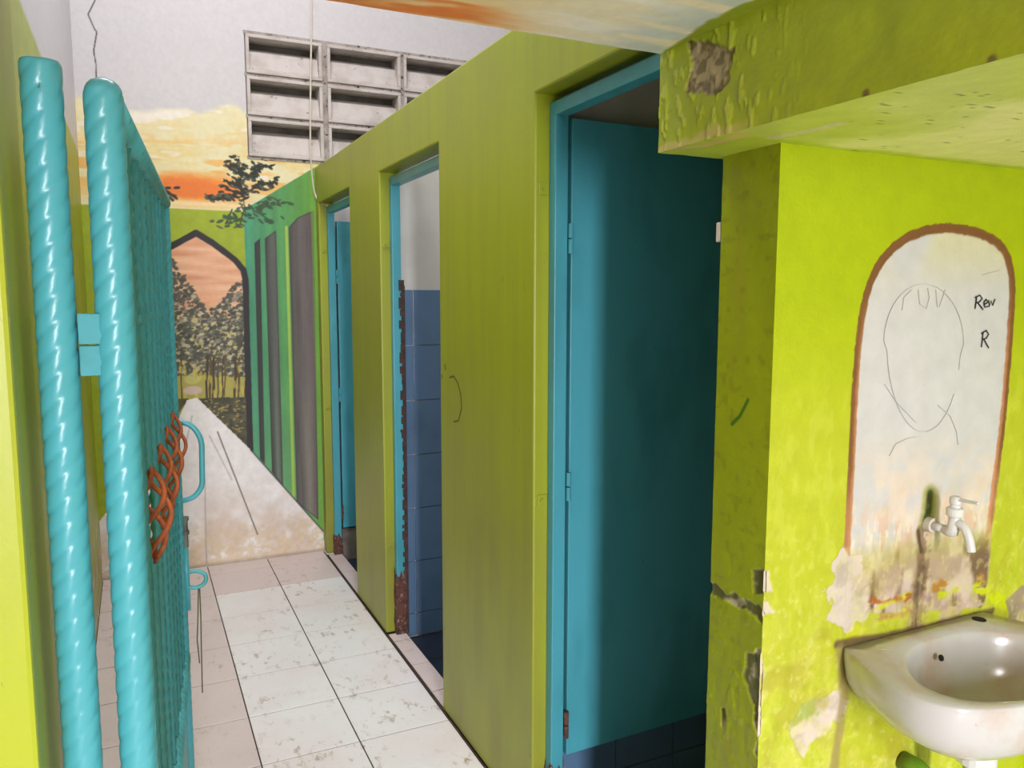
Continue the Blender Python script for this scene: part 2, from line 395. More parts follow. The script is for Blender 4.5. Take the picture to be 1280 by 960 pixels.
    for k in range(2300):     # foliage clumps
        u = r.uniform(200, 308); v = r.uniform(308, 470)
        left = 318+ (max(0, u-212))*1.5; right = 352+max(0, 296-u)*1.3
        if u < 256 and v < min(left, 385): continue
        if u >= 256 and v < min(right, 385): continue
        dk = r.random(); c = (62+34*dk, 62+32*dk, 58+26*dk) if r.random() < 0.74 else ((202, 186, 150) if r.random() < 0.55 else (132, 132, 122))
        px_dab(u, v, r.uniform(1.4, 3.6), r.uniform(1.1, 2.3), r.uniform(-0.4, 0.7), c, 0.85)
    for k in range(22):     # trunks
        u = r.uniform(212, 308)
        if 232 < u < 252: continue
        for i in range(26):
            v = 448+i*2.1; px_dab(u+(i-13)*0.10*(1 if u > 242 else -1)*(-0.4)+math.sin(i*0.3+u)*0.5, v, 2.2, 0.8 if k % 3 else 1.4, 1.57, (70, 56, 40) if k % 2 else (96, 78, 48), 0.9)
    for k in range(20): px_dab(r.uniform(216, 305), r.uniform(455, 498), 1.5, 5, 0, (206, 186, 84), 0.7)
    px_dab(241, 488, 5, 10, 1.57, (214, 186, 186), 0.9); px_dab(240, 474, 6, 8, 1.57, (206, 200, 120), 0.7)
    dabs(col, X, Z, -0.225, 0.0, MST, [q for q in items])
    # dark verge
    verge = PL([(244, 498), (313, 496), (316, 570), (300, 556)]); sv = sdf(X, Z, verge)
    col = np.where(((sv < 0) & ins)[..., None], np.array([74, 70, 54.])*(0.7+0.8*n2[..., None]), col)
    vg2 = PL([(200, 500), (236, 498), (214, 530), (190, 560)]); col = np.where(((sdf(X, Z, vg2) < 0) & ins)[..., None], np.array([84, 80, 52.])*(0.7+0.6*n2[..., None]), col)
    items = []
    for k in range(120):
        u = r.uniform(252, 306); v = r.uniform(498, 548)
        if v < 498+(u-244)*0.05 or v > 500+(u-246)*1.0: continue
        px_dab(u, v, r.uniform(1, 2.6), 0.9, r.uniform(-0.3, 0.3), (168, 150, 80) if r.random() < 0.6 else (44, 44, 40), 0.8)
    dabs(col, X, Z, -0.225, 0.0, MST, items)
    out = PL([(190, 322), (212, 309), (245, 291), (266, 304), (294, 325), (304, 337), (307, 350), (309, 430), (313, 566)])
    col = blend(col, (40, 36, 42), sstep(0.020, 0.014, dseg(X, Z, out)+0.004*(n2-0.5)))
    # white paved path running to the floor
    path = PL([(234, 500), (246, 497), (313, 562), (404, 664), (412, 760), (40, 800), (40, 760), (222, 526)]); sp = sdf(X, Z, path)
    pc = np.array([240, 234, 237.])*(0.96+0.08*n2[..., None])
    pc = blend(pc, (208, 184, 172), 0.6*sstep(PW(250, 590)[1], PW(250, 660)[1], Z)*sstep(0.35, 0.6, n3))
    dz = sstep(PW(250, 635)[1], PW(250, 695)[1], Z+0.10*(n2-0.5))
    pc = blend(pc, (218, 188, 152), dz*0.6*sstep(0.3, 0.55, fbm(X, Z, 40, 61, 4)))
    pc = blend(pc, (222, 206, 176), dz*0.6*sstep(0.52, 0.6, fbm(X, Z, 60, 66, 3)))
    for l in ([(272, 540), (322, 668)], [(256, 600), (258, 705)], [(262, 545), (290, 600)], [(240, 520), (214, 640)]):
        pc = blend(pc, (120, 110, 104), sstep(0.0055, 0.0028, dseg(X, Z, PL(l)))*(0.9 if l[0][0] == 272 else 0.3))
    col = np.where((sp < 0)[..., None], pc, col)
    col = blend(col, (58, 60, 60), sstep(0.006, 0.003, dseg(X, Z, PL([(313, 562), (404, 664)])))*0.75)
    # overhanging tree sprigs
    items = []
    def sprig(u0, v0, u1, v1, n, c):
        for i in range(26):
            f = i/25; px_dab(u0+(u1-u0)*f, v0+(v1-v0)*f, 0.9, 0.9, 0, c, 0.9)
        for k in range(n):
            f = r.random()**0.7; du, dv = r.gauss(0, 6), r.gauss(0, 3.2)
            px_dab(u0+(u1-u0)*f+du, v0+(v1-v0)*f+dv, r.uniform(2.2, 4.4), r.uniform(1.0, 1.9), r.uniform(-0.9, 0.5), c if r.random() < 0.75 else (74, 84, 66), 0.9)
    dk = (36, 40, 34)
    for a in ((306, 262, 298, 196, 46), (304, 225, 332, 206, 40), (306, 240, 344, 226, 40), (306, 246, 262, 246, 46), (306, 240, 284, 226, 30), (304, 222, 288, 208, 22)): sprig(*a, dk)
    for a in ((306, 262, 356, 254, 26), (306, 258, 300, 280, 16), (316, 262, 342, 278, 14), (290, 262, 282, 280, 14)): sprig(*a, (52, 78, 54))
    for a in ((196, 262, 208, 238, 30), (196, 252, 212, 248, 16)): sprig(*a, dk)
    dabs(col, X, Z, -0.225, 0.0, MST, items)
    # crack in the plaster
    ck = PL([(114, -40), (119, 0), (110, 18), (118, 36), (121, 40), (117, 64), (120, 80), (121, 110), (118, 140)])
    col = blend(col, (60, 54, 54), sstep(0.0048, 0.0018, dseg(X, Z, ck)+0.002*(n2-0.5))*0.85)
    # brown line along the floor
    col = blend(col, (150, 130, 110), sstep(0.03, 0.0, Z)*0.6)
    return col
pm = Painted()
pm.grid((0, YB, 0), (1, 0, 0), (0, 0, 1), XL, MX1, 0.0, MZ1, MST, mural, mask=lambda a, b: (a > WX0) & (b > WZ0) & (b < WZ1))
WH = (206, 202, 204)
def bq(x0, x1, z0, z1): pm.quad([(x0, YB, z0), (x1, YB, z0), (x1, YB, z1), (x0, YB, z1)], WH)
bq(XL, MX1, MZ1, ZC); bq(MX1, 2.2, WZ1, ZC); bq(WX1, 2.2, 0, WZ1); bq(MX1, WX1, 0, WZ0)
for b in ((XL-0.12, WX0, 0, ZC), (WX0, 2.3, WZ1, ZC), (WX1, 2.3, 0, WZ1), (WX0, WX1, 0, WZ0)):
    pm.box(b[0], b[1], YB+0.002, YB+0.14, b[2], b[3], WH)
struct(pm.build('wall_back', M['mural'], False), 'white end wall with painted mural of arch, trees and sunset')

# louvre-block window
win = empty('window_1', ((WX0+WX1)/2, YB, WZ0)); struct(win, 'dirty white concrete louvre block window in end wall')
cw = [(WX0+0.006, WX0+0.425), (WX0+0.455, WX0+0.895), (WX0+0.915, WX1-0.01)]
rh = (WZ1-WZ0)/3
vb_cache = {}
for (x0, x1) in cw:
    for k in range(3):
        z0 = WZ0+k*rh+0.008; z1 = z0+rh-0.016
        b = MB(); f0, f1 = YB-0.012, YB+0.12; t = 0.018
        b.box(x0, x1, f0, f1, z0, z0+t); b.box(x0, x1, f0, f1, z1-t, z1); b.box(x0, x0+t, f0, f1, z0+t, z1-t); b.box(x1-t, x1, f0, f1, z0+t, z1-t)
        blk = b.build('vent_block', M['concrete'], win, bevel=0.003)
        s_ = MB(); zs = z0+t; ze = z0+t+(z1-z0-2*t)*0.62
        prof = [(f0+0.022, zs), (f0+0.036, zs), (f1-0.01, ze-0.012), (f1-0.01, ze+0.004), (f0+0.026, zs+0.022+(ze-zs)*0.70)]
        prof = [(f0+0.020, zs), (f1-0.02, zs), (f1-0.02, ze+0.03), (f0+0.055, ze), (f0+0.020, zs+0.012)]
        s_.v = [(x0+t-0.002, y, z) for y, z in prof]+[(x1-t+0.002, y, z) for y, z in prof]; n = len(prof)
        s_.f = [tuple(range(n)), tuple(range(2*n-1, n-1, -1))]+[(i, (i+1) % n, n+(i+1) % n, n+i) for i in range(n)]
        sl = s_.build('slat', M['concrete'], blk); sl.matrix_parent_inverse = Matrix.Translation(-Vector(win.location))@Matrix.Identity(4); 
        sl.matrix_parent_inverse = (Matrix.Translation(-Vector(win.location)) @ Matrix.Translation(Vector(win.location)))
b = MB()
for xa, xb in ((cw[0][1], cw[1][0]), (cw[1][1], cw[2][0])): b.box(xa, xb, YB-0.004, YB+0.12, WZ0, WZ1)
for k in (0, 1, 2, 3): b.box(WX0-0.004, WX1, YB-0.003, YB+0.118, WZ0+k*rh-0.009, WZ0+k*rh+0.009)
b.build('mortar', M['mortar'], win)
b = MB(); b.box(WX0, WX1, YB+0.125, YB+0.14, WZ0, WZ1); b.build('backing', M['grime_concrete'], win)

# ------------------------------------------------------------------ left corridor wall (lime dado, white above)
pm = Painted()
def leftcol(A, B):
    n = fbm(A, B, 10, 71); col = np.ones(A.shape+(3,))*np.array([204, 200, 208.])
    col = np.where((B < 2.29+0.006*(n-0.5))[..., None], np.array([164, 174, 48.])*(0.9+0.15*n[..., None]), col)
    d = sstep(0.5, 0.0, B)*sstep(0.4, 0.6, fbm(A, B, 12, 75)); col = blend(col, (150, 132, 96), d*0.7)
    chip = sstep(0.6, 0.64, fbm(A, B, 16, 79))*sstep(0.55, 0.2, B)*sstep(0.25, 0.35, A); return blend(col, (206, 196, 186), chip)
pm.grid((XL, 0, 0), (0, 1, 0), (0, 0, 1), 1.2, YB, 0, ZC, 0.02, leftcol)
pm.box(XL-0.12, XL-0.002, 1.2, YB+0.14, 0, ZC, (204, 200, 208))
struct(pm.build('wall_left', M['paint'], False), 'corridor side wall, lime below and white above')

# ------------------------------------------------------------------ stall wall: one comb-shaped wall with three door openings
ZO = 2.088
D1, D2, D3 = (1.172, 1.932), (2.672, 3.420), (3.950, 4.672)
TH = 0.09
mb = MB()
pts = [(YB, 0), (D3[1], 0), (D3[1], ZO), (D3[0], ZO), (D3[0], 0), (D2[1], 0), (D2[1], ZO), (D2[0], ZO), (D2[0], 0), (D1[1], 0), (D1[1], ZO), (D1[0], ZO), (D1[0], ZT), (YB, ZT)]
n = len(pts)
mb.v = [(XS, y, z) for y, z in pts]+[(XS+TH, y, z) for y, z in pts]
mb.f = [tuple(range(n)), tuple(range(2*n-1, n-1, -1))]+[(i, n+i, n+(i+1) % n, (i+1) % n) for i in range(n)]
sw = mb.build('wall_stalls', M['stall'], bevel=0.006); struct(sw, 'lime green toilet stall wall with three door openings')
# stall partitions, stall back wall
PART = {}
for k, (y0, y1) in enumerate(((1.975, 2.06), (3.432, 3.52))):
    b = MB(); b.box(XS+TH, 2.2, y0, y1, -0.08, ZT); PART[k] = struct(b.build('wall_partition', M['white']), 'white partition between two stalls')
b = MB(); b.box(2.2, 2.32, YS+0.1, YB, -0.1, ZC); struct(b.build('wall_stall_back', M['white']), 'white outer wall of the stalls')
b = MB(); b.box(XS, 2.2, YS+0.14, YB, -0.14, -0.062); sf = struct(b.build('floor_stalls', M['grout']), 'dark blue stall floor tiles')
for i in range(5):
    for j in range(14):
        x0 = XS+0.085+i*0.24; y0 = 1.18+j*0.25
        place_tile('floor_tile', x0, min(x0+0.24, 2.2), y0, min(y0+0.25, YB), -0.045, M['tile_navy'], sf)
# blue wall tiles inside the middle stall
zt0 = on_y(530, 362, 3.43)[2]
for i in range(5):
    xa = XS+TH+0.002 + (0 if i == 0 else 0.055+(i-1)*0.25); xb = xa+(0.055 if i == 0 else 0.25)
    for j in range(7):
        z1 = zt0-j*0.252; z0 = max(z1-0.252, -0.04)
        if z1-z0 < 0.03: continue
        b = MB(); g = 0.0018; b.box(xa+g, xb-g, 3.422, 3.434, z0+g, z1-g); b.build('wall_tile', M['tile_blue'], PART[1], bevel=0.0015)
for i in range(5):
    xa = XS+TH+0.002+i*0.22
    for j in range(7):
        z1 = zt0-j*0.252; z0 = max(z1-0.252, -0.04)
        if z1-z0 < 0.03: continue
        b = MB(); g = 0.0018; b.box(xa+g, xa+0.22-g, 1.966, 1.977, z0+g, z1-g); b.build('wall_tile', M['tile_blue'], PART[0])
# low tiled upstand behind the end stall door
b = MB(); b.box(XS+TH, 1.9, YB-0.09, YB-0.002, -0.05, 0.15); struct(b.build('trim_1', M['grime_concrete']), 'low tiled upstand in the end stall')
# door sills: row of cut tiles in each doorway
for k, (y0, y1) in enumerate((D1, D2, D3)):
    b = MB(); b.box(XS+0.001, XS+0.088, y0, y1, -0.14, -0.004); sill = struct(b.build('trim_%d' % (k+2), M['grout']), 'row of cut tiles in a stall doorway')
    y = y1-0.015
    for L in (0.085, 0.255, 0.25, 0.2):
        a = max(y-L, y0); place_tile('sill_tile', XS+0.004, XS+0.086, a, y, 0.0, M['tile_pink'], sill); y = a

# ------------------------------------------------------------------ stall doors
def stall_door(nm, D, leaf_w, lab, ang, zb, leafz, rust):
    root = empty(nm, (XS+0.06, D[1], 0)); struct(root, lab)
    y0, y1 = D; fx0, fx1 = XS+0.044, XS+0.084; zt = ZO-0.022
    for ya, yb in ((y1-0.036, y1-0.002), (y0+0.002, y0+0.036)):
        b = MB(); b.box(fx0, fx1, ya, yb, 0.0, zt); b.build('door_jamb', M['teal'], root, bevel=0.003)
    b = MB(); b.box(fx0, fx1, y0+0.036, y1-0.036, zt-0.036, zt); b.build('door_head', M['teal'], root, bevel=0.003)
    # rusted foot of the hinge jamb
    b = MB(); b.box(fx0-0.004, fx1+0.003, y1-0.040, y1+0.0, 0.0, rust)
    o = b.build('rusted_foot', M['rust_dark'], root)
    me = o.data; bm = bmesh.new(); bm.from_mesh(me); bmesh.ops.subdivide_edges(bm, edges=bm.edges[:], cuts=5, use_grid_fill=True)
    for v in bm.verts:
        if v.co.z > rust-0.02: v.co.z += random.uniform(-0.06, 0.02)
        v.co.x += random.uniform(-0.004, 0.004); v.co.y += random.uniform(-0.004, 0.002)
    bm.to_mesh(me); bm.free()
    if leaf_w > 0:
        hx, hy = fx1+0.012, y1-0.034
        ca, sa = math.cos(ang), math.sin(ang)      # leaf direction from the hinge, swung into the stall
        dx = Vector((ca, sa, 0)); nx = Vector((sa, -ca, 0))
        zc, hz = (zb+leafz)/2, (leafz-zb)/2
        b = MB(); b.obox(Vector((hx, hy, zc))+dx*leaf_w/2-nx*0.016, dx*leaf_w/2, nx*0.016, Vector((0, 0, hz)))
        leaf = b.build('door_leaf', M['teal'], root, bevel=0.003)
        for hzv in (leafz-0.32, (zb+leafz)/2-0.1, zb+0.1):
            b = MB(); b.tube([(hx-0.006, hy-0.008, hzv-0.04), (hx-0.006, hy-0.008, hzv-0.002)], 0.007, 10); b.tube([(hx-0.006, hy-0.008, hzv+0.002), (hx-0.006, hy-0.008, hzv+0.04)], 0.007, 10)
            hg = b.build('hinge', M['teal'] if hzv > 0.6 else M['rust_dark'], root, smooth=False)
    return root
zb1 = on_y(722, 948, 1.87)[2]; zl1 = on_y(736, 146, 1.87)[2]
d1 = stall_door('door_1', D1, 0.64, 'teal stall door swung open beside the sink pillar', math.radians(1.5), zb1, zl1, 0.20)
d2 = stall_door('door_2', D2, 0.0, 'teal door frame without a leaf, blue tiles inside', 0, 0, 0, 0.30)
d3 = stall_door('door_3', D3, 0.48, 'teal stall door ajar next to the mural wall', math.radians(2), 0.16, 1.985, 0.12)
# loose rust edge along the middle frame
b = MB(); b.box(XS+0.0845, XS+0.098, D2[1]-0.040, D2[1]-0.006, 0.0, 1.60); b.build('rusted_edge', M['dark_rust'], d2); b = MB(); zz = 0.28
while zz < 1.62:
    L = random.uniform(0.012, 0.05); wd = random.uniform(0.004, 0.024); b.box(XS+0.082-wd*0.5, XS+0.088+wd*0.3, D2[1]-0.0415, D2[1]-0.006, zz, zz+L); zz += L+random.uniform(0.0, 0.03)
b.build('rusted_edge', M['dark_rust'], d2)
# bent latch plate on the pillar edge
pl = on_y(899, 290, YS+0.15)
b = MB(); b.box(XS+0.001, XS+0.010, D1[0]+0.003, D1[0]+0.016, pl[2]-0.018, pl[2]+0.018); b.build('latch_plate', M['concrete'], d1, bevel=0.002)
# painted-over fixing lugs in the reveals
for D, zs_, root in ((D1, (1.84, 0.98), d1), (D2, (1.78, 0.42), d2), (D3, (1.82, 0.9), d3)):
    for z in zs_:
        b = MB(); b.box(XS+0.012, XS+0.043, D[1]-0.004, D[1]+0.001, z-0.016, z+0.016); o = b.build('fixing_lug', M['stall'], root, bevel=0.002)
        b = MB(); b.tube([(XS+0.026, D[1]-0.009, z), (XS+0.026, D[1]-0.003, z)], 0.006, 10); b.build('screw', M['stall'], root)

# ------------------------------------------------------------------ sink wall with pillar face
def PS(u, v): p = on_y(u, v, YS); return (p[0], p[2])
def SL(l): return [PS(*q) for q in l]
def PP(u, v): p = on_x(u, v, XS); return (p[1], p[2])
arch_o = SL([(1050, 770), (1054, 700), (1059, 600), (1064, 500), (1069, 430), (1076, 380), (1088, 342), (1106, 313), (1130, 293), (1158, 282), (1185, 279), (1215, 283), (1243, 294), (1260, 312), (1268, 340), (1269, 375), (1264, 450), (1257, 530), (1248, 600), (1238, 680), (1234, 740), (1226, 760)])
arch_o = [(p.x, p.y) for p in smooth_path([(x, z, 0) for x, z in arch_o], 3)]
def peel_mask(X, Z):
    n = fbm(X, Z, 40, 81, 4)-0.5
    m = np.zeros(X.shape)
    def patch(l, r=0.012, amp=0.03):
        nonlocal m
        m = np.maximum(m, sstep(0.0015, -0.0015, sdf(X, Z, SL(l))+amp*n))
    patch([(986, 903), (1004, 880), (1034, 868), (1052, 858), (1062, 884), (1040, 908), (1018, 926), (1004, 950), (994, 925)])
    patch([(1040, 700), (1056, 686), (1074, 700), (1080, 770), (1060, 790), (1042, 772), (1038, 740)], amp=0.07)
    patch([(946, 714), (962, 712), (966, 738), (948, 742)], amp=0.012)
    patch([(940, 742), (958, 752), (975, 766), (955, 772), (940, 790)], amp=0.02)
    patch([(930, 812), (952, 816), (956, 850), (952, 900), (946, 930), (930, 930)], amp=0.02)
    return m
def sinkcol(A, B):
    X, Z = A, B; n = fbm(X, Z, 22, 91, 4); nf = fbm(X, Z, 90, 93, 3); nb = fbm(X, Z, 6, 95, 3)
    col = np.ones(X.shape+(3,))*np.array([164, 181, 10.])
    zm = PS(1000, 420)[1]
    col = blend(col, (182, 187, 56), sstep(zm+0.12, zm-0.25, Z)*0.75)
    col = blend(col, (214, 220, 120), sstep(0.5, 0.68, fbm(X, Z, 30, 97, 4, 2, 0.8))*0.2*sstep(zm, zm-0.2, Z))
    col = blend(col, (170, 168, 40), sstep(0.52, 0.7, fbm(X, Z, 9, 99, 4))*0.5*sstep(PS(1000, 720)[1], PS(1000, 900)[1], Z))
    so = sdf(X, Z, arch_o)+0.004*(nf-0.5)
    zbr = PS(1150, 640)[1]
    fade = sstep(PS(1060, 720)[1], PS(1060, 670)[1], Z+0.05*(n-0.5))           # paint lost low down
    fade = np.minimum(1, 1-sstep(PS(1060, 680)[1], PS(1060, 735)[1], Z+0.03*(n-0.5)))
    inn = sstep(0.0, -0.004, so+0.0165)
    white = np.ones(X.shape+(3,))*np.array([197, 195, 202.])
    white = blend(white, (206, 200, 170), sstep(PS(1150, 380)[1], PS(1150, 300)[1], Z)*0.75*sstep(0.35, 0.6, nb+0.1))
    white = blend(white, (222, 200, 186), sstep(PS(1150, 520)[1], PS(1150, 620)[1], Z)*0.7*sstep(0.3, 0.6, n))
    white = blend(white, (214, 172, 146), sstep(PS(1150, 590)[1], PS(1150, 680)[1], Z)*0.7*sstep(0.46, 0.62, fbm(X, Z, 34, 101, 4, 1.6, 0.7)))
    white = blend(white, (222, 214, 206), 0.8*sstep(0.56, 0.62, fbm(X, Z, 70, 227, 3, 1.6, 0.6))*sstep(PS(1150, 620)[1], PS(1150, 660)[1], Z))
    white = blend(white, (158, 138, 128), sstep(PS(1150, 640)[1], PS(1150, 740)[1], Z)*0.75*sstep(0.36, 0.6, fbm(X, Z, 18, 103, 4, 2.0, 0.5)))
    white = blend(white, (196, 204, 50), sstep(0.60, 0.66, fbm(X, Z, 46, 105, 4))*0.85*sstep(PS(1150, 670)[1], PS(1150, 710)[1], Z))
    brown = np.ones(X.shape+(3,))*np.array([120, 76, 48.]); brown = blend(brown, (196, 132, 96), sstep(0.0, 0.008, -(so+0.007))*0.75*sstep(PS(1150, 330)[1], PS(1150, 480)[1], Z))
    brown = blend(brown, (206, 146, 112), sstep(PS(1150, 560)[1], PS(1150, 640)[1], Z)*0.6)
    arch = brown*(1-inn[..., None])+white*inn[..., None]
    am = sstep(0.001, -0.001, so)*fade
    low = sstep(0.004, -0.004, so+0.01*(n-0.5))*(1-fade)
    col = col*(1-am[..., None])+arch*am[..., None]
    lowc = blend(np.ones(X.shape+(3,))*np.array([176, 152, 138.]), (206, 186, 178), sstep(0.4, 0.65, n)); lowc = blend(lowc, (118, 92, 78), sstep(0.55, 0.7, fbm(X, Z, 15, 107, 4, 2, 0.6)))
    col = col*(1-low[..., None])+lowc*low[..., None]
    # old lime and red-brown paint left in bands above the basin
    for l, wd, c in (([(1062, 796), (1100, 778), (1150, 760)], 0.013, (196, 202, 22)), ([(1086, 764), (1120, 750), (1150, 738)], 0.012, (196, 200, 40)), ([(1085, 756), (1150, 742)], 0.010, (166, 96, 44)), ([(1090, 774), (1140, 766)], 0.014, (176, 128, 90)),
                     ([(1180, 742), (1215, 730), (1238, 742), (1256, 758)], 0.016, (192, 204, 16)), ([(1170, 734), (1225, 724)], 0.007, (176, 120, 60)), ([(1180, 770), (1215, 752), (1232, 756)], 0.010, (190, 168, 148))):
        d = dseg(X, Z, SL(l))+0.05*(n-0.5)
        col = blend(col, c, sstep(wd, wd*0.3, d)*0.95*sstep(0.26, 0.42, fbm(X, Z, 75, int(c[1])+l[0][0], 3, 0.7, 1.6)))
    # rust and slime run below the tap
    d = dseg(X+0.03*(n-0.5)+0.012*(nf-0.5), Z, SL([(1154, 662), (1152, 700), (1150, 740), (1146, 780), (1142, 800)])); wd = 0.014+0.02*sstep(PS(1150, 680)[1], PS(1150, 790)[1], Z)
    col = blend(col, (140, 110, 94), sstep(wd*1.25, wd*0.5, d+0.02*(nf-0.5))*0.85); col = blend(col, (86, 70, 60), sstep(wd*0.7, wd*0.2, d+0.016*(nf-0.5))*0.8*sstep(0.3, 0.5, fbm(X, Z, 50, 211, 3, 1.5, 0.5)))
    d2_ = dseg(X, Z, SL([(1148, 664), (1152, 690)])); col = blend(col, (70, 56, 48), sstep(0.006, 0.002, d2_)*0.8)
    d = dseg(X, Z, SL([(1163, 618), (1161, 640), (1158, 652)]))
    col = blend(col, (120, 130, 52), sstep(0.028, 0.008, d)*0.8); col = blend(col, (30, 34, 20), sstep(0.013, 0.004, d)*0.95)
    for l in ([(1100, 330), (1090, 300)],): pass
    # grey chipped area right of the basin
    sg = sdf(X, Z, SL([(1258, 752), (1275, 735), (1300, 720), (1330, 800), (1262, 790)]))+0.02*(n-0.5); col = blend(col, (150, 132, 120), sstep(0.002, -0.002, sg))
    # peeling
    pk = peel_mask(X, Z); pc = blend(np.ones(X.shape+(3,))*np.array([206, 192, 184.]), (150, 176, 110), sstep(0.5, 0.6, fbm(X, Z, 14, 111))*sstep(PS(1020, 850)[1], PS(1020, 880)[1], Z)); pc = blend(pc, (176, 162, 152), sstep(0.55, 0.75, n)*0.7)
    col = col*(1-pk[..., None])+pc*pk[..., None]
    # mottled grime and lost paint low on the wall
    lw = sstep(PS(1000, 690)[1], PS(1000, 840)[1], Z)
    col = blend(col, (206, 200, 110), lw*0.3*sstep(0.50, 0.62, fbm(X, Z, 26, 215, 5)))
    col = blend(col, (160, 150, 50), lw*0.45*sstep(0.54, 0.68, fbm(X, Z, 14, 219, 5)))
    col = blend(col, (212, 208, 140), sstep(0.62, 0.70, fbm(X, Z, 80, 223, 4))*0.35*sstep(PS(1000, 560)[1], PS(1000, 760)[1], Z))
    # grubby seam around the basin; shadow edges painted in below it
    d = dseg(X, Z, SL([(1046, 806), (1140, 789), (1240, 764)])); col = blend(col, (92, 70, 60), sstep(0.013, 0.003, d+0.008*(n-0.5))*0.85)
    d = dseg(X, Z, SL([(1050, 812), (1056, 872), (1052, 900), (1042, 960)])); col = blend(col, (142, 124, 84), sstep(0.018, 0.006, d+0.01*(n-0.5))*0.7)
    d = dseg(X, Z, SL([(1118, 870), (1146, 880), (1146, 960)])); col = blend(col, (96, 96, 36), sstep(0.010, 0.004, d)*0.5)
    r = random.Random(3); it = []
    for k in range(70):
        u, v = r.uniform(960, 1280), r.uniform(225, 900); x, z = PS(u, v); rr = r.uniform(0.0012, 0.003); it.append((x, z, rr, rr, 0, (70, 74, 30), 0.8))
    for u, v, rr in ((1003, 473, 0.005), (1180, 247, 0.0035), (1144, 253, 0.0035), (1262, 225, 0.003), (1262, 238, 0.003), (1044, 520, 0.003)): x, z = PS(u, v); it.append((x, z, rr*1.4, rr, 0, (70, 70, 30), 0.9))
    dabs(col, X, Z, XS, 0.0, SST, it)
    return col
SST = 0.0024
def sinkh(A, B):
    n = fbm(A, B, 45, 121, 4)-0.5; pk = peel_mask(A, B); so = sdf(A, B, arch_o)
    rough = sstep(PS(1100, 690)[1], PS(1100, 760)[1], B)
    return -0.0022*pk+0.0012*n*(0.5+2.2*rough)-0.0012*sstep(0.0, -0.006, so+0.012)
def crack_mask(A, B):
    n = fbm(A, B, 55, 131, 4)-0.5
    pts_ = [PP(886, 734), PP(905, 745), PP(925, 752), PP(945, 762), PP(955, 775)]
    m = sstep(0.012, 0.006, dseg(A, B, pts_)+0.02*n)
    for l, am in (([(940, 712), (968, 712), (968, 742), (942, 742)], 0.012), ([(930, 815), (952, 812), (958, 850), (956, 905), (946, 925), (940, 880), (930, 850)], 0.02), ([(900, 885), (906, 885), (908, 910), (902, 908)], 0.008), ([(952, 915), (960, 925), (955, 960), (942, 940)], 0.01)):
        m = np.maximum(m, sstep(0.0015, -0.0015, sdf(A, B, [PP(*q) for q in l])+am*n))
    return m
def pilcol(A, B):
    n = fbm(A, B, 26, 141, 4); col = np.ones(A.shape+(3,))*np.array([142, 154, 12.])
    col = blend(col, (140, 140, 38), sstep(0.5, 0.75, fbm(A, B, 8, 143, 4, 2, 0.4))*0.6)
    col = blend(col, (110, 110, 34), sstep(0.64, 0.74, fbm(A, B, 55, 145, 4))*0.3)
    m = crack_mask(A, B); pc = blend(np.ones(A.shape+(3,))*np.array([176, 164, 152.]), (96, 96, 54), sstep(0.45, 0.6, n))
    d = dseg(A, B, [PP(935, 500), PP(925, 520), PP(915, 530)]); col = blend(col, (50, 90, 20), sstep(0.005, 0.002, d)*0.8)
    return col*(1-m[..., None])+pc*m[..., None]
def pilh(A, B):
    n = fbm(A, B, 60, 147, 4, 1, 0.4)-0.5; n2 = fbm(A, B, 30, 149, 3)
    low = 0.6+1.3*sstep(1.1, 0.8, B)
    return -0.005*crack_mask(A, B)+0.0016*n*low+0.0007*sstep(0.6, 0.66, n2)*low
pm = Painted()
pm.grid((0, YS, 0), (1, 0, 0), (0, 0, 1), XS, 1.76, 0.55, ZB+0.02, SST, sinkcol, sinkh)
pm.quad([(XS, YS, 0), (1.76, YS, 0), (1.76, YS, 0.55), (XS, YS, 0.55)], (172, 182, 40)); pm.quad([(1.76, YS, 0), (2.2, YS, 0), (2.2, YS, ZB+0.02), (1.76, YS, ZB+0.02)], (166, 180, 20))
pm.grid((XS, 0, 0), (0, -1, 0), (0, 0, 1), -(D1[0]), -YS, 0.0, ZB+0.02, 0.0024, lambda a, b: pilcol(-a, b), lambda a, b: pilh(-a, b))
pm.box(XS+0.008, 2.2, YS+0.008, D1[0], 0, ZB+0.02, (60, 76, 90))
struct(pm.build('wall_right', M['paint']), 'bright lime sink wall with painted arch panel and chipped pillar edge')

# handwriting and scribbles, thin ink ribbons on the wall
def ribbon(name, strokes, wid, mat, conv, nrm, label):
    nrm = Vector(nrm); root = empty(name, conv(*strokes[0][0]))
    for st in strokes:
        b = MB(); P = [Vector(conv(*q)) for q in st]; rings = []
        for i, p in enumerate(P):
            t = (P[min(i+1, len(P)-1)]-P[max(i-1, 0)]).normalized(); s_ = t.cross(nrm).normalized()*wid/2; h = nrm*0.0004
            rings.append([p-s_-h, p+s_-h, p+s_+h, p-s_+h])
        b.loft(rings, True, True); b.build('pen_stroke', mat, root)
    return root
cs = lambda u, v: on_y(u, v, YS-0.0008)
R1 = [[(1221, 372), (1219, 386)], [(1219, 372), (1225, 369), (1228, 373), (1225, 377), (1220, 379)], [(1222, 378), (1229, 387)], [(1230, 381), (1235, 378), (1233, 374), (1230, 378), (1231, 384), (1236, 383)], [(1236, 375), (1237, 383), (1239, 376), (1241, 382), (1244, 374)]]
R2 = [[(1229, 416), (1227, 434)], [(1227, 417), (1233, 413), (1236, 418), (1233, 423), (1228, 424)], [(1230, 424), (1236, 435)], [(1230, 340), (1240, 338), (1250, 337)][:0]]
tag(ribbon('wall_writing', R1, 0.0026, M['ink'], cs, (0, -1, 0), ''), 'short black handwritten word above the single letter on arch panel', 'writing')
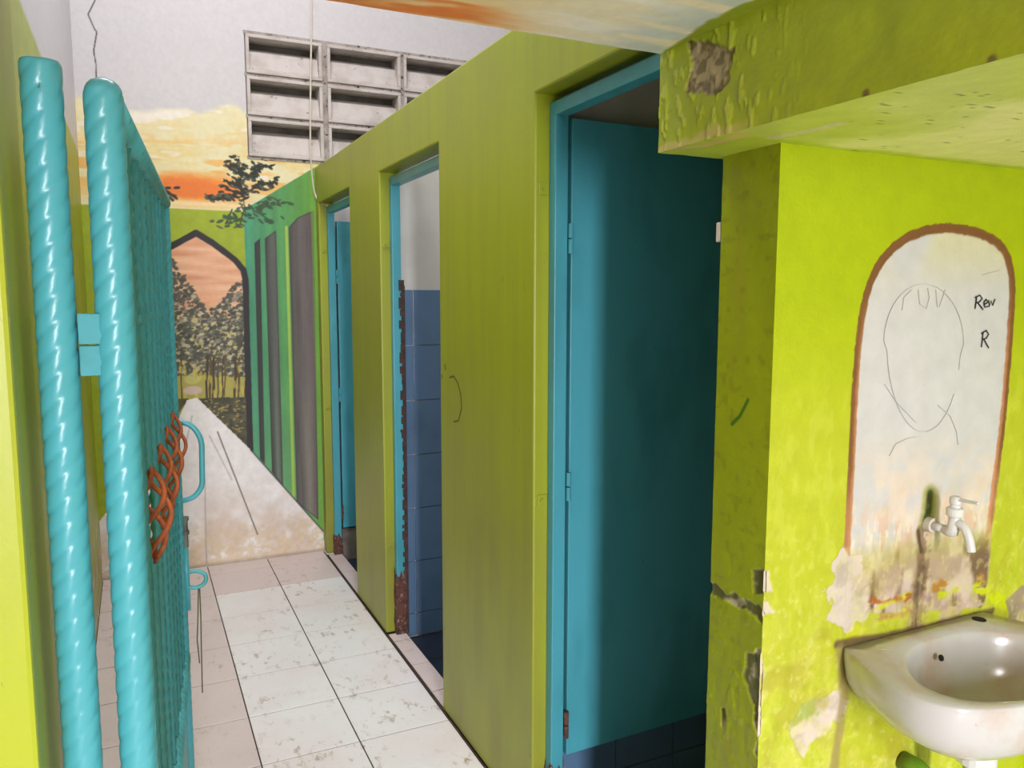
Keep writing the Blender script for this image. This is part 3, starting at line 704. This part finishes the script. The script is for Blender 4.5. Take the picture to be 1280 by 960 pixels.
tag(ribbon('wall_writing', [s_ for s_ in R2 if s_], 0.0026, M['ink'], cs, (0, -1, 0), ''), 'single black handwritten letter R below the word on arch panel', 'writing')
ell = [[(1155+50*math.cos(t)*(0.92 if math.sin(t) > 0 else 1), 430+ (75 if math.sin(t) < 0 else 110)*math.sin(t)) for t in np.linspace(0.6, 2*math.pi+0.3, 40)], [(1128, 388), (1130, 372), (1140, 362)], [(1148, 362), (1150, 380), (1158, 386), (1162, 372), (1160, 360)], [(1170, 362), (1172, 384)], [(1182, 362), (1174, 384)],
       [(1112, 570), (1120, 555), (1135, 548), (1146, 546)], [(1172, 506), (1188, 520), (1196, 540), (1198, 556)], [(1106, 480), (1120, 502), (1145, 528)], [(1228, 344), (1238, 341), (1250, 338)]]
tag(ribbon('pencil_doodle', ell, 0.0010, M['pencil'], cs, (0, -1, 0), ''), 'faint pencil oval doodle on the white arch panel', 'drawing')
cw_ = lambda u, v: on_x(u, v, XS-0.0006)
tag(ribbon('wall_scribble', [[(562, 472), (567, 470), (572, 478), (576, 494), (577, 510), (573, 526), (567, 527)], [(556, 455), (557, 463)], [(552, 468), (553, 473)]], 0.005, M['scribble'], cw_, (-1, 0, 0), ''), 'brown hook-shaped scribble on the green stall wall', 'drawing')

# ------------------------------------------------------------------ slab, beam, low soffit
def PZ(u, v): p = on_z(u, v, ZSL); return (p[0], p[1])
def slabcol(A, B):
    Y, X = -A, B
    n = fbm(X, Y, 7, 151, 4, 0.5, 2.5); n2 = fbm(X, Y, 18, 153, 4, 0.35, 2.0)
    col = np.ones(X.shape+(3,))*np.array([240, 230, 204.]); col = blend(col, (246, 240, 230), sstep(0.45, 0.65, n2))
    col = blend(col, (246, 208, 156), sstep(0.66, 0.46, X+0.16*(n-0.5))*0.9)
    col = blend(col, (236, 132, 62), sstep(0.60, 0.42, X+0.25*(n-0.5))*sstep(0.9, 1.08, Y)*sstep(0.35, 0.55, n2)); col = blend(col, (226, 140, 70), sstep(0.4, 0.3, X))
    col = blend(col, (190, 204, 200), sstep(0.66, 0.80, X+0.12*(n-0.5))*0.75*sstep(0.35, 0.6, n2))
    edge = XB-0.028+0.035*(fbm(Y, X*0, 14, 157, 3)-0.5)-0.03*sstep(1.1, 1.2, Y)*0
    g = sstep(-0.003, 0.003, X-edge-0.02*sstep(1.05, 1.19, Y)); return blend(col, (146, 160, 34), g)
pm = Painted()
# downward face: U = -Y, V = +X gives a downward normal
pm.grid((0, 0, ZSL), (0, -1, 0), (1, 0, 0), -YE, 0.3, -0.3, XB+0.002, 0.005, slabcol, lambda a, b: 0.0016*(fbm(a, b, 30, 161, 4)-0.5))
pm.quad([(-0.3, YE, ZSL), (-0.3, -1.4, ZSL), (-2.2, -1.4, ZSL), (-2.2, YE, ZSL)][::-1], (226, 150, 84)); pm.quad([(-0.3, -0.3, ZSL), (XB, -0.3, ZSL), (XB, -1.4, ZSL), (-0.3, -1.4, ZSL)][::-1], (226, 214, 186))
pm.box(-2.2, 2.2, -1.4, YE, ZSL+0.004, ZSL+0.14, (214, 206, 190))
struct(pm.build('ceiling', M['mural']), 'low slab soffit painted with orange and cream sky')
def PBm(u, v): p = on_x(u, v, XB); return (p[1], p[2])
def beampatch(Y, Z):
    n = fbm(Y, Z, 60, 171, 4)-0.5
    return sstep(0.001, -0.001, sdf(Y, Z, [PBm(*q) for q in ((858, 52), (900, 54), (916, 62), (912, 96), (898, 118), (872, 116), (854, 114), (862, 96), (864, 80))])+0.016*n)
def beamcol(A, B):
    Y, Z = -A, B; n = fbm(Y, Z, 20, 173, 4)
    col = np.ones(Y.shape+(3,))*np.array([160, 172, 40.]); col = blend(col, (154, 166, 46), sstep(0.45, 0.65, n)*0.7)
    col = blend(col, (202, 206, 90), sstep(0.62, 0.68, fbm(Y, Z, 44, 175, 4, 1.8, 0.8))*0.5*sstep(0.85, 1.0, Y))
    e = sstep(0.016, 0.006, Z-ZB+0.03*(n-0.5))*sstep(0.92, 1.02, Y); col = blend(col, (198, 182, 120), e*0.8)
    for u, v in ((1082, 117), (1240, 75)): y, z = PBm(u, v); col = blend(col, (110, 96, 60), sstep(0.008, 0.003, np.hypot(Y-y, Z-z)))
    m = beampatch(Y, Z); pc = blend(np.ones(Y.shape+(3,))*np.array([168, 150, 122.]), (118, 102, 78), sstep(0.4, 0.6, fbm(Y, Z, 90, 177, 3)))
    return col*(1-m[..., None])+pc*m[..., None]
def beamh(A, B):
    Y, Z = -A, B; pe = sstep(0.80, 1.0, Y)
    return -0.004*beampatch(Y, Z)+0.002*beampatch(Y, Z)*(fbm(Y, Z, 90, 179, 3)-0.5)+(0.0016*sstep(0.60, 0.66, fbm(Y, Z, 44, 175, 4, 1.8, 0.8))*pe+0.0035*(fbm(Y, Z, 16, 181, 4)-0.5))
pm = Painted()
pm.grid((XB, 0, 0), (0, -1, 0), (0, 0, 1), -YE, 0.0, ZB, ZSL+0.006, 0.0025, beamcol, beamh)
pm.quad([(XB, 0, ZB), (XB, -1.4, ZB), (XB, -1.4, ZSL), (XB, 0, ZSL)], (164, 176, 34))
pm.box(XB+0.008, XS+0.1, -1.4, YE, ZB+0.006, ZSL+0.003, (164, 176, 34))
struct(pm.build('trim_5', M['paint']), 'lime concrete beam with a bare cement patch')
def sofcol(A, B):
    Y, X = -A, B; n = fbm(X, Y, 9, 191, 4); col = np.ones(X.shape+(3,))*np.array([228, 228, 160.])
    col = blend(col, (186, 200, 84), sstep(0.25, 0.0, X-XB-0.06+0.35*(n-0.5))*0.9)
    col = blend(col, (176, 196, 50), sstep(0.03, 0.0, YS-Y-0.004+0.03*(n-0.5))*0.8)
    d = dseg(X, Y, [tuple(on_z(*q, ZB)[:2]) for q in ((965, 172), (1000, 166), (1050, 155))]); col = blend(col, (206, 196, 160), sstep(0.012, 0.003, d+0.01*(n-0.5)))
    d = dseg(X, Y, [tuple(on_z(*q, ZB)[:2]) for q in ((840, 186), (880, 182), (930, 168))]); col = blend(col, (206, 184, 112), sstep(0.016, 0.004, d+0.012*(n-0.5))*0.9)
    r = random.Random(11); it = []
    for k in range(46):
        u, v = r.uniform(1060, 1280), r.uniform(110, 190); p = on_z(u, v, ZB); it.append((p[1]*-1, p[0], 0.0016, r.uniform(0.002, 0.011), 0.0, (92, 84, 40), 0.85))
    dabs(col, A, B, -YE, XB, 0.004, it)
    return col
pm = Painted()
pm.grid((0, 0, ZB), (0, -1, 0), (1, 0, 0), -YE, 0.2, XB, 1.9, 0.004, sofcol, lambda a, b: 0.002*(fbm(a, b, 24, 193, 4)-0.5))
pm.quad([(XB, -0.2, ZB), (2.2, -0.2, ZB), (2.2, -1.4, ZB), (XB, -1.4, ZB)][::-1], (198, 204, 116)); pm.quad([(1.9, YE, ZB), (2.2, YE, ZB), (2.2, -0.2, ZB), (1.9, -0.2, ZB)][::-1], (198, 204, 116))
pm.box(XB+0.01, 2.2, -1.4, YE, ZB+0.008, ZSL, (190, 200, 90))
struct(pm.build('ceiling_sink', M['paint']), 'low pale lime soffit over the sink')
b = MB(); b.box(XS+TH+0.002, 2.198, YE-0.02, 2.06, ZT+0.001, ZT+0.10); struct(b.build('ceiling_stall', M['grime_concrete']), 'flat lid over the stall next to the sink')  # lid added to keep roof light out, coloured dark for shade
b = MB(); b.box(-6, 7, -9, -2.6, -0.2, -0.03); struct(b.build('ground', M['concrete']), 'pale concrete yard outside')  # pale yard added outside to bounce light up onto the soffits
# wall above the slab, corridor roof with its opening, lobby walls
b = MB(); b.box(-0.5, 2.32, YE-0.14, YE, ZSL+0.14, ZC); struct(b.build('wall_upper', M['white']), 'white wall above the slab')
b = MB(); b.box(XL-0.12, 2.32, 3.28, YB+0.14, ZC, ZC+0.12); b.box(XL-0.12, 2.32, YE-0.14, 2.02, ZC, ZC+0.12); b.box(XL-0.12, -0.18, 2.02, 3.28, ZC, ZC+0.12); b.box(1.08, 2.32, 2.02, 3.28, ZC, ZC+0.12)
struct(b.build('ceiling_corridor', M['white']), 'white corridor ceiling with open roof light')
xj = on_y(17, 480, YS)[0]
mb = MB(); mb.box(-2.2, xj, YS, 1.235, 0, ZSL+0.003)
struct(mb.build('wall_front', M['lime'], bevel=0.006), 'bright lime wall end beside the gate')
b = MB(); b.box(-1.32, -1.2, -1.4, YS, 0, ZSL+0.003); struct(b.build('wall_lobby', M['lime']), 'lime side wall of the wash area beside the gate')  # unseen wall added to darken the pillar and stall wall
b = MB(); b.box(2.2, 2.32, -1.4, YS+0.14, 0, ZSL+0.14); struct(b.build('wall_sink_side', M['lime']), 'lime side wall of the wash area')


# ------------------------------------------------------------------ gate
def twisted(p0, z0, z1, r, starts, lead, groove, dome=0.0, nseg=64, dz=0.0042, fade=None):
    b = MB(); rings = []; nz = int((z1-z0)/dz)
    for i in range(nz+1):
        z = z0+(z1-z0)*i/nz; ring = []
        g = groove if fade is None else groove*max(0.35, min(1, (z-fade[0])/(fade[1]-fade[0])))
        k = 1.0
        if dome and z > z1-dome: q = (z-(z1-dome))/dome; k = math.sqrt(max(1-q*q*0.97, 0.02))
        for j in range(nseg):
            th = 2*math.pi*j/nseg; ph = starts/2*(th-2*math.pi*z/lead)
            rr = (r-g*math.exp(-(math.sin(ph)/0.34)**2)-0.25*g*(1-abs(math.sin(ph))))*k
            ring.append((p0[0]+rr*math.cos(th), p0[1]+rr*math.sin(th), z))
        rings.append(ring)
    b.loft(rings, True, True); return b
YP = 1.12
px1 = on_y(75, 480, YP)[0]; px2 = on_y(148.5, 480, YP)[0]; zp1 = on_y(48, 72, YP)[2]; zg = on_y(128, 97, YP)[2]
rp = 0.0228
post = twisted((px1, YP), 0.0, zp1, rp, 4, 0.124, 0.0014, 0.006, fade=(0.2, 1.1)).build('gate_post', M['turq'], smooth=True)
tag(post, 'fixed turquoise twisted steel post set against the lime wall end', 'post')
gate = empty('metal_gate', (px2, YP, 0)); tag(gate, 'open turquoise gate of twisted steel bars with rusty basket ornaments', 'gate')
twisted((px2, YP), 0.05, zg, rp, 4, 0.124, 0.0014, 0.022, fade=(0.2, 1.1)).build('hinge_stile', M['turq'], gate, smooth=True)
far = on_z(203, 246, zg-0.012); GA = Vector((px2, YP, 0)); GB = Vector((far[0], far[1], 0)); GD = (GB-GA); GL = GD.length; GD.normalize(); GN = Vector((GD.y, -GD.x, 0))
print('gate length', GL, 'far', far)
def gp(s, z, n=0.0): return GA+GD*s+GN*n+Vector((0, 0, z))
rf = 0.0158
twisted((GB.x, GB.y), 0.05, zg-0.034, rf, 4, 0.100, 0.0016, 0.0).build('latch_stile', M['turq'], gate, smooth=True)
b = MB(); b.tube([gp(0.0, zg-0.026), gp(GL*0.5, zg-0.026), gp(GL+0.008, zg-0.026)], [0.021, 0.0205, 0.019], 16); b.build('top_rail', M['turq2'], gate, smooth=True)
def gate_px(u, v, n=0.0):      # pixel -> point in the gate's own plane
    d = Vector(ray(u, v)); o = GA+GN*n; t = (o.x*GN.x+o.y*GN.y)/(d.x*GN.x+d.y*GN.y); p = d*t; p.z += HC; return p
def put(name, me, mat, s, z):      # part standing at distance s along the gate
    o = bpy.data.objects.new(name, me); C.objects.link(o); o.parent = gate
    if not me.materials: me.materials.append(mat)
    o.location = gp(s, z)-GA; return o
def mesh_of(b, name, smooth=False):
    me = bpy.data.meshes.new(name); me.from_pydata(b.v, [], b.f); me.update()
    if smooth: me.polygons.foreach_set('use_smooth', [True]*len(me.polygons))
    return me
zlow = (gate_px(227, 848)).z; zlow = HC-(848-371)/FPX*2.02
print('low rail z', zlow)
# lower rail: twisted tube lying along the gate
b = MB(); rings = []; nr = int(GL/0.005)
for i in range(nr+1):
    sp = 0.01+(GL-0.02)*i/nr; rg_ = []
    for j in range(28):
        th = 2*math.pi*j/28; rr = 0.019-0.0022*math.exp(-(math.sin(2*(th-2*math.pi*sp/0.10))/0.4)**2)
        rg_.append(gp(sp, zlow+rr*math.sin(th), rr*math.cos(th)))
    rings.append(rg_)
b.loft(rings, True, True); b.build('lower_rail', M['turq2'], gate, smooth=True)
b = MB(); b.obox(gp(GL/2, (0.06+zlow-0.012)/2), GD*(GL/2-0.008), GN*0.002, Vector((0, 0, (zlow-0.012-0.06)/2))); b.build('kick_panel', M['turq2'], gate)
# middle flat bar
pm_ = gate_px(168, 400); zmid = pm_.z
b = MB(); b.obox(gp(GL/2, zmid, 0.0), GD*(GL/2-0.012), GN*0.004, Vector((0, 0, 0.007))); b.build('middle_bar', M['turq2'], gate)
# twisted square bars, each with a rusty basket twist
BZC, BH = 1.178, 0.078
def square_twist(L):
    b = MB(); rings = []; n = int(L/0.0045); hs = 0.0096
    for i in range(n+1):
        z = L*i/n; a0 = 2*math.pi*z/0.108
        ring_ = []
        for q in range(8):
            rr = hs if q % 2 == 0 else hs*0.72; ring_.append((rr*math.cos(a0+q*math.pi/4), rr*math.sin(a0+q*math.pi/4), z))
        rings.append(ring_)
    b.loft(rings, True, True); return mesh_of(b, 'twisted_bar', True)
full_up = square_twist(zg-0.04-(zlow+0.012)); up_me = square_twist(zg-0.04-(BZC+BH)); lo_me = square_twist((BZC-BH)-(zlow+0.012))
bk = MB()
for k in range(4):
    P = []
    for i in range(25):
        t = -1+2*i/24; R_ = 0.004+0.030*math.cos(math.pi*t/2)**0.9 if abs(t) < 1 else 0.004
        an = k*math.pi/2+math.pi*0.75*t; P.append((R_*math.cos(an), R_*math.sin(an), (BH+0.006)*t))
    bk.tube(P, 0.0046, 7)
bk_me = mesh_of(bk, 'basket_twist', True)
for k in range(1, 10):
    sk = GL*k/10.0
    if k not in (3, 5, 7, 9): put('twisted_bar', full_up, M['turq'], sk, zlow+0.012); continue
    put('twisted_bar', up_me, M['turq'], sk, BZC+BH); put('twisted_bar', lo_me, M['turq'], sk, zlow+0.012)
    o = put('basket_twist', bk_me, M['rust'], sk, BZC); o['label'] = 'rusty bare basket twist'
# hinge lug between post and stile
hz0, hz1 = on_y(110, 470, YP-0.01)[2], on_y(110, 392, YP-0.01)[2]
hm = (hz0+hz1)/2
b = MB(); b.box(px1+0.0235, px2+0.002, YP-0.014, YP+0.004, hm+0.001, hz1); b.build('hinge_plate', M['turq_flat'], gate, bevel=0.002)
b = MB(); b.box(px1+0.0235, px2-0.012, YP-0.012, YP+0.004, hz0, hm-0.001); b.build('hinge_plate', M['turq_flat'], gate, bevel=0.002)
# D handle, slide bolt, bolt ring and hanging wire on the latch stile
def gplane(u, v, off=0.0):      # pixel -> point in the plane of the latch stile, perpendicular to the gate
    d = ray(u, v); t = (GB.x*GD.x+GB.y*GD.y)/(d[0]*GD.x+d[1]*GD.y); p = d*t; p[2] += HC; return Vector(p)
def arcpts(P, n=6):
    P = [Vector(p) for p in P]; out = [P[0]]
    for i in range(1, len(P)-1):
        a, c, e = P[i-1], P[i], P[i+1]; r = min((a-c).length, (e-c).length)*0.45
        A_, E_ = c+(a-c).normalized()*r, c+(e-c).normalized()*r
        for k in range(n+1): t = k/n; out.append(A_*(1-t)**2+c*2*t*(1-t)+E_*t*t)
    out.append(P[-1]); return out
b = MB(); b.tube(arcpts([gplane(212, 527), gplane(238, 529), gplane(252, 548), gplane(253, 608), gplane(243, 622), gplane(214, 630)]), 0.0072, 12); b.build('pull_handle', M['turq'], gate, smooth=True)
b = MB()
za, zb_ = gplane(228, 765).z, gplane(228, 650).z
bx = gplane(229, 700); bx = Vector((bx.x, bx.y, 0))
b.obox(bx-GN*0.003+Vector((0, 0, (za+zb_)/2)), GD*0.012, GN*0.0025, Vector((0, 0, (zb_-za)/2))); bolt = b.build('slide_bolt', M['turq2'], gate, bevel=0.001)
b = MB(); q = bx+GN*0.007; b.tube([q+Vector((0, 0, zb_-0.075)), q+Vector((0, 0, zb_+0.004))], 0.0085, 12); b.tube([q+Vector((0, 0, zb_-0.002)), q+Vector((0, 0, zb_+0.008))], 0.0115, 12); b.tube([q+Vector((0, 0, zb_-0.040)), q+Vector((0, 0, zb_-0.030))], 0.0115, 12)
b.build('bolt_rod', M['steel'], gate, smooth=False)
b = MB(); b.tube([q+Vector((0, 0, za+0.005)), q+Vector((0, 0, zb_-0.07))], 0.0072, 12); b.build('bolt_rod', M['turq'], gate, smooth=True)
b = MB(); b.tube(arcpts([gplane(228, 717), gplane(246, 713), gplane(258, 718), gplane(257, 729), gplane(246, 735), gplane(228, 733)]), 0.0056, 10); b.build('staple_ring', M['turq2'], gate, smooth=True)
b = MB(); b.tube([gplane(248, 734), gplane(247.5, 770), gplane(246.5, 800), gplane(249.5, 829)], 0.0016, 6); b.tube([gplane(249.5, 734), gplane(251, 770), gplane(251.5, 800), gplane(253, 866)], 0.0016, 6); b.build('hanging_wire', M['scribble'], gate)
# ------------------------------------------------------------------ cable down the end wall
cp = [on_y(389, -60, YB-0.01), on_y(389, 40, YB-0.01), on_y(388, 130, YB-0.02), on_y(388, 190, YB-0.018), on_y(389, 205, YB-0.012), on_y(392, 235, YB-0.012), on_y(397, 250, YB-0.03), on_y(405, 256, YB-0.1), on_y(409, 257, YB-0.2)]
b = MB(); b.tube(smooth_path(cp), 0.0052, 8); tag(b.build('electric_cable', M['cable'], smooth=True), 'off-white cable running down over the louvre blocks', 'cable')

# ------------------------------------------------------------------ wash basin
BZ = 0.888
sink = empty('wash_basin', (1.39, YS, 0.72)); tag(sink, 'stained white ceramic wash basin hung on the lime wall', 'sink')
N = 180
def resample(P, n):
    P = [Vector(p) for p in P]; P = smooth_path(P+[P[0]], 8); L = [0]
    for a, c in zip(P[:-1], P[1:]): L.append(L[-1]+(c-a).length)
    out = []; j = 0
    for i in range(n):
        d = L[-1]*i/n
        while L[j+1] < d: j += 1
        t = (d-L[j])/max(L[j+1]-L[j], 1e-9); out.append(P[j].lerp(P[j+1], t))
    return out
CX = 1.392; yb_ = YS-0.002
half_o = [(0.0, yb_), (-0.10, yb_), (-0.203, yb_), (-0.2065, yb_-0.004), (-0.214, yb_-0.03), (-0.232, 0.955), (-0.248, 0.905), (-0.252, 0.855), (-0.240, 0.815), (-0.212, 0.782), (-0.165, 0.758), (-0.11, 0.742), (-0.055, 0.734), (0.0, 0.731)]
half_i = [(0.0, 0.980), (-0.06, 0.978), (-0.105, 0.965), (-0.145, 0.938), (-0.175, 0.905), (-0.194, 0.868), (-0.193, 0.835), (-0.176, 0.800), (-0.135, 0.775), (-0.09, 0.760), (-0.045, 0.753), (0.0, 0.750)]
half_o = [(p.x, p.y) for p in smooth_path([(x, y, 0) for x, y in half_o[2:]], 5)]; half_o = [(0.0, yb_), (-0.1, yb_)]+half_o
half_i = [(p.x, p.y) for p in smooth_path([(x, y, 0) for x, y in half_i], 5)]
def full(h): return [(CX+x, y, 0) for x, y in h]+[(CX-x, y, 0) for x, y in reversed(h[1:-1])]
# polar resample so both outlines line up
def polar(h, n=N, c=(CX, 0.868)):
    P = [Vector(p) for p in full(h)]; Q = P+[P[0]]; out = []
    for i in range(n):
        an = 2*math.pi*i/n; dx, dy = math.cos(an), math.sin(an); best = None
        for a, e in zip(Q[:-1], Q[1:]):
            ex, ey = e.x-a.x, e.y-a.y; den = dx*ey-dy*ex
            if abs(den) < 1e-12: continue
            t = ((a.x-c[0])*ey-(a.y-c[1])*ex)/den; u = ((a.x-c[0])*dy-(a.y-c[1])*dx)/den
            if t > 0 and -1e-6 <= u <= 1+1e-6 and (best is None or t > best): best = t
        out.append(Vector((c[0]+dx*best, c[1]+dy*best, 0)))
    return out
O_ = polar(half_o); I_ = polar(half_i); cc = Vector((CX, 0.868, 0))
def ring(P, z, k=1.0, c=cc, zf=None): return [c+(p-c)*k+Vector((0, 0, z if zf is None else zf(p))) for p in P]
mid = [o.lerp(i, 0.5) for o, i in zip(O_, I_)]
und = cc+Vector((0, 0.02, 0))
rings = [ring(O_, BZ-0.150, 0.16, und), ring(O_, BZ-0.146, 0.42, und), ring(O_, BZ-0.128, 0.66, und), ring(O_, BZ-0.095, 0.86), ring(O_, BZ-0.062, 0.955), ring(O_, BZ-0.03, 0.99), ring(O_, BZ-0.010, 1.0), ring(O_, BZ-0.003, 0.996), ring(O_, BZ, 0.985),
         [p+Vector((0, 0, BZ+0.002)) for p in mid], ring(I_, BZ-0.001, 1.02), ring(I_, BZ-0.006, 0.99), ring(I_, BZ-0.025, 0.955), ring(I_, BZ-0.06, 0.90), ring(I_, BZ-0.10, 0.80), ring(I_, BZ-0.122, 0.62), ring(I_, BZ-0.130, 0.3), ring(I_, BZ-0.133, 0.08)]
for rg in rings:
    for p in rg: p.y = min(p.y, yb_)
# keep the back of the underside against the wall
for k in (3, 4, 5, 6, 7, 8):
    for p, o in zip(rings[k], O_):
        if o.y > yb_-0.03: p.y = o.y
b = MB(); b.loft(rings, True, True); bowl = b.build('basin', M['porcelain'], sink, smooth=True)
def disc(c, nrm, r, name, mat, t=0.0012):
    c, nrm = Vector(c), Vector(nrm).normalized(); q = MB(); q.tube([c-nrm*t, c+nrm*t], r, 18); return q.build(name, mat, sink)
disc((CX-0.02, 0.957, BZ-0.028), (0, -1, 0.45), 0.0062, 'overflow_hole', M['dark'])
disc((1.545, 1.000, BZ+0.0012), (0, 0, 1), 0.0135, 'tap_hole', M['dark']); disc((CX-0.14, 0.995, BZ+0.0008), (0, 0, 1), 0.010, 'tap_hole', M['porcelain'])
disc((CX, 0.868, BZ-0.130), (0, 0, 1), 0.022, 'drain', M['steel'])
b = MB(); b.tube([(CX, 0.89, BZ-0.150), (CX, 0.89, BZ-0.162)], 0.047, 24); b.tube([(CX, 0.89, BZ-0.162), (CX, 0.89, BZ-0.168)], 0.034, 20); b.tube([(CX, 0.89, BZ-0.172), (CX, 0.89, BZ-0.205)], 0.036, 20); b.build('drain_collar', M['plastic'], sink)
b = MB(); b.tube([(CX, 0.89, BZ-0.166), (CX, 0.89, BZ-0.174)], 0.042, 24); b.build('drain_gasket', M['dark'], sink)
b = MB(); b.tube(arcpts([(CX, 0.89, BZ-0.2), (CX, 0.89, BZ-0.42), (CX, YS-0.006, BZ-0.42)], 8), 0.020, 14); b.build('waste_pipe', M['plastic'], sink, smooth=True)
# separate green painted wall pipe stub below the basin
gpx = on_y(1143, 962, YS-0.03)
b = MB(); b.tube(arcpts([(gpx[0], YS-0.004, gpx[2]+0.004), (gpx[0]+0.004, YS-0.05, gpx[2]+0.004), (gpx[0]+0.008, YS-0.05, gpx[2]-0.25)], 8), 0.020, 14); b.build('supply_pipe', M['greenpipe'], sink, smooth=True)['label'] = 'green painted pipe elbow'

# ------------------------------------------------------------------ tap
tp = on_y(1160, 655, YS); tx, tz = tp[0], tp[2]
tap = empty('water_tap', (tx, YS, tz)); tag(tap, 'white plastic tap sticking out of the stained arch panel', 'tap')
b = MB(); b.tube([(tx, YS+0.002, tz), (tx, YS-0.012, tz)], 0.0145, 18); b.build('wall_flange', M['concrete'], tap, smooth=False, bevel=0)
b = MB(); b.tube([(tx, YS-0.010, tz), (tx, YS-0.040, tz-0.001)], 0.0085, 16); b.build('thread_pipe', M['plastic'], tap, smooth=True)
def L(s, z): return (tx, YS-s, tz+z)
b = MB(); b.tube([L(0.036, -0.001), L(0.046, -0.002), L(0.052, 0.0), L(0.054, 0.008), L(0.055, 0.022), L(0.055, 0.034)], [0.0095, 0.011, 0.0125, 0.0115, 0.0105, 0.0105], 18); b.build('tap_body', M['plastic'], tap, smooth=True)
b = MB(); b.tube([L(0.055, 0.030), L(0.055, 0.032), L(0.055, 0.045), L(0.055, 0.047)], [0.0135, 0.0155, 0.0155, 0.0135], 20); b.build('bonnet_ring', M['plastic'], tap, smooth=False)
b = MB(); b.tube([L(0.055, 0.047), L(0.055, 0.053)], 0.0095, 16); b.tube([L(0.055, 0.053), L(0.055, 0.056), L(0.055, 0.066), L(0.055, 0.069)], [0.009, 0.0108, 0.0108, 0.008], 18)
hd = b.build('handle_hub', M['plastic'], tap)
b = MB(); b.loft([[L(0.058, 0.059), (tx-0.008, YS-0.058, tz+0.0635), L(0.058, 0.068), (tx+0.008, YS-0.058, tz+0.0635)], [L(0.100, 0.063), (tx-0.006, YS-0.100, tz+0.066), L(0.100, 0.069), (tx+0.006, YS-0.100, tz+0.066)]], True, True); b.build('lever', M['plastic'], tap, bevel=0.001)
b = MB(); b.tube(smooth_path([L(0.056, 0.014), L(0.066, 0.018), L(0.078, 0.010), L(0.087, -0.008), L(0.092, -0.030)]), 0.0085, 16); b.build('spout', M['plastic'], tap, smooth=True)
